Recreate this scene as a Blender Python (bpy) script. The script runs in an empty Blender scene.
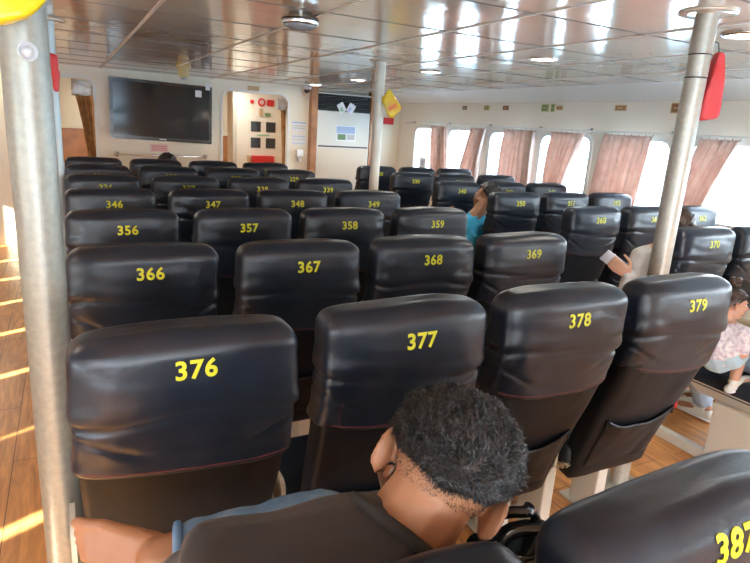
SKY, SUN, EXPO = 12.0, 40.0, 0.9
import bpy, bmesh, math, random
from mathutils import Vector, Matrix, noise
from mathutils.bvhtree import BVHTree
from mathutils.geometry import tessellate_polygon
random.seed(7)
PI = math.pi
COL = bpy.context.scene.collection
V = Vector

# ------------------------------------------------------------------ helpers
def link(o, parent=None):
    COL.objects.link(o)
    if parent is not None:
        o.parent = parent
    return o

def obj(name, bm, mat, parent=None, smooth=True, loc=None):
    me = bpy.data.meshes.new(name)
    bm.to_mesh(me); bm.free()
    for m in (mat if isinstance(mat, (list, tuple)) else [mat]):
        me.materials.append(m)
    if smooth:
        for p in me.polygons: p.use_smooth = True
    o = bpy.data.objects.new(name, me)
    link(o, parent)
    if loc: o.location = loc
    return o

def tag(o, label=None, cat=None, group=None, kind=None):
    if label: o['label'] = label
    if cat: o['category'] = cat
    if group: o['group'] = group
    if kind: o['kind'] = kind
    return o

def empty(name, loc, rz=0):
    o = bpy.data.objects.new(name, None)
    o.empty_display_size = .05
    link(o); o.location = loc; o.rotation_euler = (0, 0, rz)
    return o

def copy_tree(o, parent=None):
    c = o.copy(); COL.objects.link(c); c.parent = parent
    for ch in list(o.children):
        if not ch.name.startswith(('seat_number', 'red_buckle', 'side_panel')): copy_tree(ch, c)
    return c

def bx(bm, x0, x1, y0, y1, z0, z1, bev=0, mi=0, seg=2):
    vs = [bm.verts.new((x, y, z)) for z in (z0, z1) for y in (y0, y1) for x in (x0, x1)]
    fs = [(0,2,3,1),(4,5,7,6),(0,1,5,4),(2,6,7,3),(0,4,6,2),(1,3,7,5)]
    faces = [bm.faces.new([vs[i] for i in f]) for f in fs]
    for f in faces: f.material_index = mi
    if bev > 0:
        es = list({e for f in faces for e in f.edges})
        r = bmesh.ops.bevel(bm, geom=es, offset=bev, segments=seg, affect='EDGES', profile=.5)
        for f in r['faces']: f.material_index = mi
    return vs

def tube(bm, pts, r, n=12, cap=True, mi=0):
    pts = [V(p) for p in pts]
    rs = r if isinstance(r, (list, tuple)) else [r]*len(pts)
    rings = []
    up = None
    for i, p in enumerate(pts):
        if i == 0: t = pts[1]-pts[0]
        elif i == len(pts)-1: t = pts[-1]-pts[-2]
        else: t = pts[i+1]-pts[i-1]
        t.normalize()
        if up is None:
            up = V((0,0,1)) if abs(t.z) < .9 else V((1,0,0))
        a = (up - t*up.dot(t)).normalized(); b = t.cross(a); up = a
        rings.append([bm.verts.new(p + (a*math.cos(2*PI*k/n)+b*math.sin(2*PI*k/n))*rs[i]) for k in range(n)])
    for i in range(len(rings)-1):
        for k in range(n):
            f = bm.faces.new((rings[i][k], rings[i][(k+1)%n], rings[i+1][(k+1)%n], rings[i+1][k])); f.material_index = mi
    if cap:
        f = bm.faces.new(list(reversed(rings[0]))); f.material_index = mi
        f = bm.faces.new(rings[-1]); f.material_index = mi

def lathe(bm, prof, n=32, c=(0,0,0), mi=0):
    rings = []
    for r, z in prof:
        rings.append([bm.verts.new((c[0]+max(r,1e-5)*math.cos(2*PI*k/n), c[1]+max(r,1e-5)*math.sin(2*PI*k/n), c[2]+z)) for k in range(n)])
    for i in range(len(rings)-1):
        for k in range(n):
            f = bm.faces.new((rings[i][k], rings[i][(k+1)%n], rings[i+1][(k+1)%n], rings[i+1][k])); f.material_index = mi
    f = bm.faces.new(list(reversed(rings[0]))); f.material_index = mi
    f = bm.faces.new(rings[-1]); f.material_index = mi

def rrect(x0, x1, y0, y1, r, n=8):
    pts = []
    for cx, cy, a0 in ((x1-r, y0+r, -90), (x1-r, y1-r, 0), (x0+r, y1-r, 90), (x0+r, y0+r, 180)):
        for k in range(n+1):
            a = math.radians(a0 + 90*k/n)
            pts.append((cx+r*math.cos(a), cy+r*math.sin(a)))
    return pts

def plate(bm, loops, f3, d0, d1, mi=0):
    """flat plate with holes; loops in 2D, f3(u,v,d) -> 3D, depth d0..d1"""
    l3 = [[V((u, v, 0)) for u, v in lp] for lp in loops]
    flat = [p for lp in l3 for p in lp]
    tris = tessellate_polygon(l3)
    A = [bm.verts.new(f3(p.x, p.y, d0)) for p in flat]
    B = [bm.verts.new(f3(p.x, p.y, d1)) for p in flat]
    for a, b, c in tris:
        try:
            bm.faces.new((A[a], A[b], A[c])).material_index = mi
            bm.faces.new((B[c], B[b], B[a])).material_index = mi
        except ValueError: pass
    i = 0
    for lp in l3:
        n = len(lp)
        for k in range(n):
            a, b = i+k, i+(k+1)%n
            bm.faces.new((A[a], A[b], B[b], B[a])).material_index = mi
        i += n

def fix(bm):
    bmesh.ops.recalc_face_normals(bm, faces=bm.faces[:])
    return bm

def YX(u, v, d): return (d, u, v)      # plate standing in the y/z plane
def XZ(u, v, d): return (u, d, v)      # plate standing in the x/z plane

def flat_sharp(o, ang=35):
    me = o.data
    for p in me.polygons: p.use_smooth = False
    return o

# ------------------------------------------------------------------ materials
def mat(name, base, rough=.5, metal=0., spec=.5, bump=None, var=None, coat=0., trans=0., emit=None, sheen=0., subs=0.):
    m = bpy.data.materials.new(name); m.use_nodes = True
    nt = m.node_tree; N = nt.nodes; L = nt.links
    p = N['Principled BSDF']
    p.inputs['Base Color'].default_value = (*base, 1)
    p.inputs['Roughness'].default_value = rough
    p.inputs['Metallic'].default_value = metal
    p.inputs['Specular IOR Level'].default_value = spec
    p.inputs['Coat Weight'].default_value = coat
    p.inputs['Coat Roughness'].default_value = .08
    p.inputs['Transmission Weight'].default_value = trans
    p.inputs['Sheen Weight'].default_value = sheen
    if subs:
        p.inputs['Subsurface Weight'].default_value = subs
        p.inputs['Subsurface Radius'].default_value = (.01, .004, .002)
        p.inputs['Subsurface Scale'].default_value = .5
    tc = N.new('ShaderNodeTexCoord')
    if emit:
        p.inputs['Emission Color'].default_value = (*emit[0], 1)
        p.inputs['Emission Strength'].default_value = emit[1]
    if var:                                   # (scale, other colour, amount)
        n = N.new('ShaderNodeTexNoise'); n.inputs['Scale'].default_value = var[0]; n.inputs['Detail'].default_value = 5
        L.new(tc.outputs['Object'], n.inputs['Vector'])
        r = N.new('ShaderNodeValToRGB'); r.color_ramp.elements[0].position = .35; r.color_ramp.elements[1].position = .7
        L.new(n.outputs['Fac'], r.inputs['Fac'])
        r.color_ramp.elements[0].color = (*base, 1)
        o = [base[i]*(1-var[2]) + var[1][i]*var[2] for i in range(3)]
        r.color_ramp.elements[1].color = (*o, 1)
        L.new(r.outputs['Color'], p.inputs['Base Color'])
    if bump:                                  # (scale, strength, distance[, stretch])
        n = N.new('ShaderNodeTexNoise'); n.inputs['Scale'].default_value = bump[0]; n.inputs['Detail'].default_value = 4
        mp = N.new('ShaderNodeMapping')
        if len(bump) > 3: mp.inputs['Scale'].default_value = bump[3]
        L.new(tc.outputs['Object'], mp.inputs['Vector']); L.new(mp.outputs['Vector'], n.inputs['Vector'])
        b = N.new('ShaderNodeBump'); b.inputs['Strength'].default_value = bump[1]; b.inputs['Distance'].default_value = bump[2]
        L.new(n.outputs['Fac'], b.inputs['Height']); L.new(b.outputs['Normal'], p.inputs['Normal'])
    return m

def wood_floor():
    m = bpy.data.materials.new('wood plank floor'); m.use_nodes = True
    nt = m.node_tree; N = nt.nodes; L = nt.links; p = N['Principled BSDF']
    tc = N.new('ShaderNodeTexCoord'); mp = N.new('ShaderNodeMapping'); mp.inputs['Rotation'].default_value = (0, 0, PI/2)
    L.new(tc.outputs['Object'], mp.inputs['Vector'])
    br = N.new('ShaderNodeTexBrick'); br.inputs['Scale'].default_value = 1
    br.inputs['Brick Width'].default_value = 1.1; br.inputs['Row Height'].default_value = .15
    br.inputs['Mortar Size'].default_value = .0018; br.inputs['Mortar Smooth'].default_value = .2
    br.inputs['Color1'].default_value = (.78, .40, .14, 1); br.inputs['Color2'].default_value = (.64, .30, .095, 1)
    br.inputs['Mortar'].default_value = (.11, .045, .015, 1)
    L.new(mp.outputs['Vector'], br.inputs['Vector'])
    mp2 = N.new('ShaderNodeMapping'); mp2.inputs['Scale'].default_value = (9, 1.1, 1)
    L.new(tc.outputs['Object'], mp2.inputs['Vector'])
    n = N.new('ShaderNodeTexNoise'); n.inputs['Scale'].default_value = 3; n.inputs['Detail'].default_value = 6; n.inputs['Distortion'].default_value = 1.2
    L.new(mp2.outputs['Vector'], n.inputs['Vector'])
    r = N.new('ShaderNodeValToRGB'); r.color_ramp.elements[0].position = .3; r.color_ramp.elements[1].position = .72
    r.color_ramp.elements[0].color = (.62, .55, .5, 1); r.color_ramp.elements[1].color = (1.15, 1.1, 1.05, 1)
    L.new(n.outputs['Fac'], r.inputs['Fac'])
    mx = N.new('ShaderNodeMix'); mx.data_type = 'RGBA'; mx.blend_type = 'MULTIPLY'; mx.inputs['Factor'].default_value = 1
    L.new(br.outputs['Color'], mx.inputs['A']); L.new(r.outputs['Color'], mx.inputs['B'])
    L.new(mx.outputs['Result'], p.inputs['Base Color'])
    p.inputs['Roughness'].default_value = .33
    return m

def curtain_mat(name, c1, c2):
    m = bpy.data.materials.new(name); m.use_nodes = True
    nt = m.node_tree; N = nt.nodes; L = nt.links
    out = N['Material Output']; N.remove(N['Principled BSDF'])
    tc = N.new('ShaderNodeTexCoord'); n = N.new('ShaderNodeTexNoise'); n.inputs['Scale'].default_value = 14; n.inputs['Detail'].default_value = 6
    L.new(tc.outputs['Object'], n.inputs['Vector'])
    r = N.new('ShaderNodeValToRGB'); r.color_ramp.elements[0].position = .38; r.color_ramp.elements[1].position = .62
    r.color_ramp.elements[0].color = (*c1, 1); r.color_ramp.elements[1].color = (*c2, 1)
    L.new(n.outputs['Fac'], r.inputs['Fac'])
    d = N.new('ShaderNodeBsdfDiffuse'); t = N.new('ShaderNodeBsdfTranslucent'); g = N.new('ShaderNodeBsdfSheen') if False else None
    L.new(r.outputs['Color'], d.inputs['Color']); L.new(r.outputs['Color'], t.inputs['Color'])
    mx = N.new('ShaderNodeMixShader'); mx.inputs['Fac'].default_value = .3
    L.new(d.outputs['BSDF'], mx.inputs[1]); L.new(t.outputs['BSDF'], mx.inputs[2]); L.new(mx.outputs['Shader'], out.inputs['Surface'])
    return m

def glass_mat():
    m = bpy.data.materials.new('window glass'); m.use_nodes = True
    nt = m.node_tree; N = nt.nodes; L = nt.links
    out = N['Material Output']; N.remove(N['Principled BSDF'])
    t = N.new('ShaderNodeBsdfTransparent'); t.inputs['Color'].default_value = (.93, .97, .98, 1)
    g = N.new('ShaderNodeBsdfGlossy'); g.inputs['Roughness'].default_value = .03
    mx = N.new('ShaderNodeMixShader'); mx.inputs['Fac'].default_value = .05
    L.new(t.outputs['BSDF'], mx.inputs[1]); L.new(g.outputs['BSDF'], mx.inputs[2]); L.new(mx.outputs['Shader'], out.inputs['Surface'])
    return m

def leather_mat(name, base, rough, tint):
    m = bpy.data.materials.new(name); m.use_nodes = True
    nt = m.node_tree; N = nt.nodes; L = nt.links; p = N['Principled BSDF']
    tc = N.new('ShaderNodeTexCoord'); oi = N.new('ShaderNodeObjectInfo')
    n = N.new('ShaderNodeTexNoise'); n.inputs['Scale'].default_value = 5; n.inputs['Detail'].default_value = 6; n.inputs['Roughness'].default_value = .6
    ad = N.new('ShaderNodeVectorMath'); ad.operation = 'ADD'
    L.new(tc.outputs['Object'], ad.inputs[0]); L.new(oi.outputs['Location'], ad.inputs[1]); L.new(ad.outputs['Vector'], n.inputs['Vector'])
    r = N.new('ShaderNodeValToRGB'); r.color_ramp.elements[0].position = .38; r.color_ramp.elements[1].position = .78
    r.color_ramp.elements[0].color = (*base, 1); r.color_ramp.elements[1].color = (*tint, 1)
    L.new(n.outputs['Fac'], r.inputs['Fac']); L.new(r.outputs['Color'], p.inputs['Base Color'])
    mr = N.new('ShaderNodeMapRange'); mr.inputs['From Min'].default_value = .3; mr.inputs['From Max'].default_value = .75
    mr.inputs['To Min'].default_value = rough; mr.inputs['To Max'].default_value = rough+.12
    L.new(n.outputs['Fac'], mr.inputs['Value']); L.new(mr.outputs['Result'], p.inputs['Roughness'])
    p.inputs['Specular IOR Level'].default_value = .46 if 'slate' in name else .14
    v = N.new('ShaderNodeTexVoronoi'); v.inputs['Scale'].default_value = 420
    L.new(tc.outputs['Object'], v.inputs['Vector'])
    b1 = N.new('ShaderNodeBump'); b1.inputs['Strength'].default_value = .12; b1.inputs['Distance'].default_value = .001
    L.new(v.outputs['Distance'], b1.inputs['Height'])
    n2 = N.new('ShaderNodeTexNoise'); n2.inputs['Scale'].default_value = 16; n2.inputs['Detail'].default_value = 3
    L.new(ad.outputs['Vector'], n2.inputs['Vector'])
    b2 = N.new('ShaderNodeBump'); b2.inputs['Strength'].default_value = .25; b2.inputs['Distance'].default_value = .004
    L.new(n2.outputs['Fac'], b2.inputs['Height']); L.new(b1.outputs['Normal'], b2.inputs['Normal'])
    L.new(b2.outputs['Normal'], p.inputs['Normal'])
    return m

M = {}
M['leather'] = leather_mat('slate black leatherette', (.008, .013, .024), .29, (.020, .028, .043))
M['leather_low'] = leather_mat('black leatherette of the lower back', (.009, .011, .015), .36, (.018, .019, .021))
M['yellow'] = mat('yellow number paint', (.62, .62, .025), .5)
M['stitch'] = mat('dark red thread', (.16, .02, .03), .6)
M['cream_plastic'] = mat('cream seat plastic', (.62, .59, .50), .4)
M['cream'] = mat('cream wall paint', (.86, .79, .64), .38, bump=(3, .15, .01))
M['white_wall'] = mat('off white wall lining', (.86, .82, .72), .35, bump=(2, .12, .01))
M['frame_white'] = mat('white window frame', (.80, .80, .76), .4)
M['ceil'] = mat('glossy cream ceiling panel', (.76, .69, .58), .12, metal=.30, spec=.9, bump=(2.2, .34, .02, (1, 1, 1)), var=(2.2, (.60, .53, .44), .6))
M['batten'] = mat('pale ceiling batten', (.78, .74, .66), .4)
M['groove'] = mat('dark ceiling joint', (.16, .14, .12), .5)
M['cove'] = mat('light grey cove lining', (.72, .70, .64), .25, bump=(2, .1, .01))
M['floor'] = wood_floor()
M['steel'] = mat('galvanised steel pipe', (.40, .39, .34), .42, metal=.45, var=(60, (.55, .51, .41), .6), bump=(60, .05, .001))
M['white_pipe'] = mat('cream painted pipe', (.74, .70, .60), .35, var=(9, (.45, .36, .25), .35))
M['blue_pipe'] = mat('pale blue grey painted pipe', (.50, .56, .56), .35, metal=.3)
M['chrome'] = mat('brushed chrome', (.75, .74, .72), .18, metal=1)
M['pink_curtain'] = curtain_mat('dusty pink curtain', (.74, .55, .47), (.83, .66, .58))
M['brown_curtain'] = curtain_mat('ochre brown curtain', (.42, .23, .10), (.62, .38, .18))
M['glass'] = glass_mat()
M['tv_black'] = mat('black gloss plastic', (.012, .012, .014), .2)
M['screen'] = mat('dark glossy screen', (.010, .014, .020), .08, spec=.35)
M['black_slat'] = mat('black louvre metal', (.02, .022, .025), .4)
M['brown_wood'] = mat('varnished reddish wood', (.48, .23, .10), .35, bump=(6, .1, .004, (6, 6, .6)), var=(5, (.25, .09, .03), .7))
M['panel'] = mat('pale grey cream laminate', (.70, .67, .59), .22)
M['paper'] = mat('white paper', (.80, .80, .80), .6)
M['blue_print'] = mat('blue print', (.42, .52, .72), .6)
M['pink_paper'] = mat('pale pink notice', (.80, .58, .56), .6)
M['red'] = mat('red paint', (.68, .03, .03), .4)
M['red_fabric'] = mat('red nylon cloth', (.72, .055, .06), .5, bump=(9, .3, .01))
M['yellow_bag'] = mat('yellow plastic', (.86, .60, .02), .35, bump=(12, .4, .01), var=(16, (.80, .28, .02), .5))
M['yellow_bag2'] = mat('bright yellow plastic', (.88, .66, .015), .3, bump=(14, .4, .01))
M['orange'] = mat('orange plastic', (.85, .20, .02), .4)
M['sign_brown'] = mat('brown sign plate', (.30, .14, .05), .5)
M['sign_gold'] = mat('tan sign frame', (.58, .42, .22), .5)
M['sign_green'] = mat('green sign plate', (.15, .27, .12), .5)
M['sign_yellow'] = mat('yellow sign face', (.55, .50, .16), .5)
M['dark'] = mat('dark void', (.03, .03, .03), .6)
M['lamp'] = mat('lit lamp lens', (.9, .9, .85), .4, emit=((1, .93, .80), 9))
M['skin'] = mat('warm brown skin', (.36, .17, .09), .48, var=(30, (.30, .13, .065), .5), subs=.15)
M['skin_light'] = mat('light brown skin', (.62, .36, .25), .48, subs=.15)
M['nape'] = mat('brown skin', (.47, .235, .135), .5)
M['hair'] = mat('black hair', (.012, .011, .012), .42, spec=.5)
M['hair_brown'] = mat('dark brown hair', (.045, .025, .018), .4)
M['eye'] = mat('eye white', (.8, .78, .74), .2)
M['lip'] = mat('lip skin', (.42, .16, .12), .4)
M['tee'] = mat('faded charcoal knit', (.026, .021, .022), .85, bump=(45, .5, .003), sheen=.12)
M['jeans'] = mat('washed blue denim', (.085, .18, .33), .8, var=(22, (.22, .34, .50), .8), bump=(90, .4, .002))
M['jeans_pale'] = mat('pale blue denim', (.32, .43, .56), .8, var=(9, (.45, .56, .68), .7), bump=(90, .3, .002))
M['grey_cloth'] = mat('light grey cotton', (.55, .54, .52), .8, bump=(25, .3, .004))
M['blue_cloth'] = mat('bright blue cotton', (.03, .36, .62), .7, bump=(25, .3, .004))
M['dark_cloth'] = mat('dark navy cotton', (.03, .035, .05), .8)
M['beige_cloth'] = mat('beige cotton', (.55, .50, .36), .8, bump=(25, .3, .004))
M['child_cloth'] = mat('white and lilac patterned cotton', (.82, .80, .82), .8, var=(60, (.40, .32, .45), .9))
M['shorts'] = mat('light blue cotton', (.42, .58, .68), .8)
M['shoe'] = mat('white shoe canvas', (.72, .72, .66), .5)
M['phone'] = mat('silver grey phone', (.55, .60, .70), .2, metal=.3)
M['bag'] = mat('shiny black leather', (.010, .011, .013), .16, spec=.8, bump=(16, .4, .006))
M['sea'] = mat('pale blue sea', (.35, .52, .60), .35)
M['luggage'] = mat('dark blue luggage', (.05, .12, .20), .5)
M['grey_plastic'] = mat('grey plastic', (.5, .5, .48), .4)
M['ivory'] = mat('yellowed ivory plastic', (.66, .56, .28), .4)
M['notice_green'] = mat('green print', (.35, .55, .35), .6)

# ------------------------------------------------------------------ room shell
CZ = 2.04            # ceiling
XR, XL = 4.72, -2.74
YF, YB = 8.4, -3.6
def struct(o): o['kind'] = 'structure'; return o

bm = bmesh.new(); bx(bm, XL-.1, XR+.1, YB-.1, 12.1, -.06, 0)
struct(obj('floor', bm, M['floor'], smooth=False))

bm = bmesh.new()
bx(bm, XL-.1, 4.32, YB-.1, YF, CZ, CZ+.06, mi=0)
x = .43 - .672*4
while x < 4.3:
    w = .008 if x < .9 else .005
    bx(bm, x-w, x+w, YB, YF, CZ-.006, CZ+.001, mi=1); 
    bx(bm, x+w, x+w+.006, YB, YF, CZ-.003, CZ+.001, mi=2); x += .672
y = 2.06 - .672*8
while y < YF:
    bx(bm, XL, 4.32, y-.0028, y+.0028, CZ-.003, CZ+.001, mi=2); y += .672
ce = struct(obj('ceiling', bm, [M['ceil'], M['batten'], M['groove']], smooth=False))

bm = bmesh.new()                                   # sloped cove between ceiling and the window wall
for a, b in (((4.32, CZ), (4.74, 1.915)),):
    vs = [bm.verts.new(p) for p in ((a[0], YB, a[1]), (b[0], YB, b[1]), (b[0], YF, b[1]), (a[0], YF, a[1]),
                                    (a[0], YB, a[1]+.06), (b[0]+.08, YB, b[1]+.16), (b[0]+.08, YF, b[1]+.16), (a[0], YF, a[1]+.06))]
    for f in ((0,1,2,3),(7,6,5,4),(0,4,5,1),(1,5,6,2),(2,6,7,3),(3,7,4,0)): bm.faces.new([vs[i] for i in f])
struct(obj('ceiling_cove', fix(bm), M['cove'], smooth=False))

# windows
WR = [2.94 + .91*k for k in range(-7, 6)]
WRH = (.95, 1.575, .36)
WL = [1.045 + .79*k for k in range(-5, 9)]
def side_wall(name, x0, x1, ys, hw, z0, z1, mat_):
    bm = bmesh.new()
    loops = [[(YB-.1, -.05), (YF+.05, -.05), (YF+.05, CZ+.05), (YB-.1, CZ+.05)]]
    for y in ys: loops.append(rrect(y-hw, y+hw, z0, z1, .09))
    plate(bm, loops, YX, x0, x1)
    return struct(obj(name, fix(bm), mat_, smooth=False))
side_wall('wall_right', XR, XR+.08, WR, .355, .95, 1.575, M['white_wall'])
side_wall('wall_left', XL-.08, XL, WL, .31, 1.0, 1.56, M['cream'])
ADDED_OPENINGS = [(-2.3, -.9, .75), (-.6, .6, .04), (.85, 1.7, .75)]  # unseen rear openings, added to let more daylight onto the seat backs
wn = 0
def window(y, hw, z0, z1, x, s):
    global wn
    wn += 1
    e = empty('window_%d' % wn, (x, y, z0)); struct(e)
    bm = bmesh.new()
    plate(bm, [rrect(-hw-.035, hw+.035, -.035, z1-z0+.035, .115), rrect(-hw+.004, hw-.004, .004, z1-z0-.004, .088)],
          YX, -.014*s, .03*s)
    obj('window_frame', fix(bm), M['frame_white'], e, smooth=False)
    bm = bmesh.new()
    plate(bm, [rrect(-hw, hw, 0, z1-z0, .09)], YX, .034*s, .040*s)
    obj('window_pane', fix(bm), M['glass'], e, smooth=False)
for y in WR: window(y, .355, .95, 1.575, XR, 1)
for y in WL: window(y, .31, 1.0, 1.56, XL, -1)

bm = bmesh.new()
plate(bm, [[(XL-.1, -.05), (XR+.1, -.05), (XR+.1, CZ+.1), (XL-.1, CZ+.1)]] + [rrect(a, b, c, 1.85, .12) for a, b, c in ADDED_OPENINGS], XZ, YB-.1, YB)
struct(obj('wall_back', fix(bm), M['cream'], smooth=False))
for k, (a, b, c) in enumerate(ADDED_OPENINGS):
    bm = bmesh.new(); plate(bm, [rrect(a-.03, b+.03, c-.03 if c > .1 else .004, 1.88, .15), rrect(a+.004, b-.004, c+.004, 1.846, .12)], XZ, YB-.12, YB+.015)
    struct(obj('trim_added_opening_%d' % (k+1), fix(bm), M['frame_white'], smooth=False))

# front bulkhead with a door gap, a window opening and a doorway
bm = bmesh.new()
outer = [(XL-.05, -.05), (XR+.05, -.05), (XR+.05, CZ+.05), (XL-.05, CZ+.05)]
holes = [rrect(-1.30, -.30, .02, 1.90, .06), rrect(-.16, .335, .86, 1.90, .10), rrect(1.93, 2.87, .03, 1.90, .12)]
plate(bm, [outer]+holes, XZ, YF, YF+.07)
struct(obj('wall_front', fix(bm), M['cream'], smooth=False))
for k, (a, b, c, d, r) in enumerate(((-.16, .335, .86, 1.90, .10), (1.93, 2.87, .03, 1.90, .12), (-1.30, -.30, .02, 1.90, .06))):
    bm = bmesh.new()
    plate(bm, [rrect(a-.03, b+.03, c-.03 if c > .1 else .002, d+.03, r+.02), rrect(a+.003, b-.003, c+.003, d-.003, r)], XZ, YF-.012, YF+.08)
    struct(obj('trim_%d' % (k+1), fix(bm), M['frame_white'], smooth=False))
# room ahead of the bulkhead
bm = bmesh.new(); bx(bm, XL-.1, XR+.1, 11.9, 12.0, -.05, 2.1)
struct(obj('wall_forward', bm, M['cream'], smooth=False))
bm = bmesh.new(); bx(bm, XL-.1, XR+.1, YF, 12.0, CZ, CZ+.06)
struct(obj('ceiling_forward', bm, M['cove'], smooth=False))
bm = bmesh.new(); bx(bm, XL-.1, XL, YF, 12.0, -.05, 2.1)
struct(obj('wall_forward_left', bm, M['cream'], smooth=False))
bm = bmesh.new(); bx(bm, XR, XR+.1, YF, 12.0, -.05, 2.1)
struct(obj('wall_forward_right', bm, M['cream'], smooth=False))
bm = bmesh.new(); bx(bm, -.3, 2.29, 9.62, 9.66, 0, 1.26); 
for xx in (-.1, .12, .34, .7, 1.1, 1.5, 1.9, 2.15): bx(bm, xx, xx+.008, 9.612, 9.622, 0, 1.26)
struct(obj('wall_wainscot', bm, M['brown_wood'], smooth=False))
bm = bmesh.new(); bx(bm, -.3, 2.29, 9.63, 9.67, 1.26, 2.04)
bx(bm, -.3, 2.29, 9.60, 9.63, 1.26, 1.30)
struct(obj('wall_inner', bm, mat('tan inner wall', (.66, .62, .50), .5), smooth=False))
# partition stub beside the left doorway
bm = bmesh.new(); bx(bm, -1.6, -.56, 7.62, 7.70, 0, CZ)
struct(obj('wall_partition', bm, M['cream'], smooth=False))
bm = bmesh.new(); bx(bm, -.575, -.545, 7.60, 7.72, 0, CZ, bev=.004)
struct(obj('trim_partition', bm, M['cream_plastic'], smooth=False))

# white door with four dark panes beyond the doorway
e = struct(empty('door_1', (2.33, 9.20, 0)))
bm = bmesh.new(); bx(bm, 0, .72, 0, .05, 0, 1.98, bev=.004)
obj('door_panel', bm, M['white_wall'], e, smooth=False)
for a, b in ((.22, 1.36), (.46, 1.36), (.22, 1.115), (.46, 1.115)):
    bm = bmesh.new(); bx(bm, a, a+.155, -.010, .0, b, b+.155, bev=.003)
    obj('dark_pane', bm, mat('dark pane', (.03, .032, .035), .25), e, smooth=False)
bm = bmesh.new(); bx(bm, .32, .52, -.006, 0, 1.30, 1.325); obj('green_strip', bm, M['notice_green'], e, smooth=False)
bm = bmesh.new(); bx(bm, -.06, -.005, -.02, .06, 0, 2.04); obj('door_frame', bm, M['cream_plastic'], e, smooth=False)
def simple(name, boxes, mat_, label, cat, group=None, bev=.002, smooth=False, parent=None):
    bm = bmesh.new()
    for b in boxes: bx(bm, *b[:6], bev=bev, mi=b[6] if len(b) > 6 else 0)
    o = obj(name, bm, mat_, parent, smooth=smooth)
    if label: tag(o, label, cat, group)
    return o
simple('red_box', [(2.56, 2.90, 9.08, 9.19, .84, 1.0)], M['red'], 'bright red box on the white door beyond the doorway', 'box', bev=.006)
simple('junction_plate', [(2.49, 2.54, 9.17, 9.19, .90, 1.0)], M['sign_gold'], 'small tan plate just left of the red box', 'plate')
def disc(name, c, r, d, m, label, cat, group=None, rim=None):
    bm = bmesh.new(); lathe(bm, [(r*.96, 0), (r, .002), (r, d-.002), (r*.9, d)], 28)
    bmesh.ops.rotate(bm, verts=bm.verts, cent=(0,0,0), matrix=Matrix.Rotation(PI/2, 3, 'X'))
    o = obj(name, fix(bm), m, None, smooth=False, loc=c); tag(o, label, cat, group)
    if rim:
        bm = bmesh.new(); lathe(bm, [(r*.55, 0), (r*.55, .002), (r*.5, .003)], 24)
        bmesh.ops.rotate(bm, verts=bm.verts, cent=(0,0,0), matrix=Matrix.Rotation(PI/2, 3, 'X'))
        p = obj('sign_centre', fix(bm), rim, o, smooth=False); p.location = (0, -d, 0)
    return o
disc('round_sign', (2.715, 9.195, 1.805), .062, .012, M['red'], 'large round red sign with pale centre above the white door', 'sign', rim=M['pink_paper'])
simple('square_sign', [(2.80, 2.91, 9.18, 9.195, 1.755, 1.85)], M['red'], 'squarish red sign right of the round one above the door', 'sign', bev=.012)
simple('diamond_sign', [(2.535, 2.59, 9.18, 9.195, 1.775, 1.83)], M['red'], 'small red sign left of the round one above the door', 'sign', bev=.012)
simple('brown_plate', [(2.68, 2.735, 9.18, 9.195, 1.60, 1.71)], M['sign_gold'], 'small upright tan plate below the round red sign', 'plate')
simple('green_plate', [(2.77, 2.86, 9.18, 9.195, 1.60, 1.65)], M['sign_green'], 'small flat green plate below the squarish red sign', 'plate')
# curtains hung in cloth mesh
def curtain(name, pts_top, pts_bot, mat_, label, group, folds, amp, axis, z0, z1, off=0, seed=0, pinch=None, nv=26, rail=None, hook=True):
    """pts_top / pts_bot = (start,end) along the wall; axis 'y' -> hangs in y/z plane at x=off"""
    rnd = random.Random(seed)
    nu = folds*12; ph = rnd.random()*6
    bm = bmesh.new(); grid = []
    for j in range(nv+1):
        t = j/nv
        if pinch: k = pinch(t)
        else: k = t
        a = pts_top[0]*(1-k)+pts_bot[0]*k; b = pts_top[1]*(1-k)+pts_bot[1]*k
        row = []
        for i in range(nu+1):
            s = i/nu
            u = a+(b-a)*s
            w = math.sin(2*PI*folds*s+ph+.5*math.sin(3*s*PI+ph)) + .35*math.sin(2*PI*folds*2.3*s+ph*2+t*1.5)
            A = amp*(.45+.55*min(1, t*4))*(1+.35*noise.noise(V((s*3, t*2, seed))))
            u += .012*noise.noise(V((s*6, t*4, seed+9)))*t
            z = z1-(z1-z0)*t + (.012 if t > .9 else 0)*noise.noise(V((s*5, 1, seed)))
            row.append(bm.verts.new((off+A*w, u, z) if axis == 'y' else (u, off+A*w, z)))
        grid.append(row)
    for j in range(nv):
        for i in range(nu):
            bm.faces.new((grid[j][i], grid[j][i+1], grid[j+1][i+1], grid[j+1][i]))
    # frill above the heading
    o = obj(name, bm, mat_)
    m = o.modifiers.new('thickness', 'SOLIDIFY'); m.thickness = .003
    tag(o, label, 'curtain', group)
    if hook and axis == 'y':
        for k in range(folds+1):
            yy = pts_top[0] + (pts_top[1]-pts_top[0])*k/folds
            bm = bmesh.new(); tube(bm, [(off, yy, z1-.01), (off+.004, yy, z1+.012), (off, yy, z1+.022)], .0025, 6)
            obj('curtain_hook', bm, M['chrome'], o)
    return o
CX = XR-.075
g = 'dusty pink curtains on the window wall'
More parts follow.
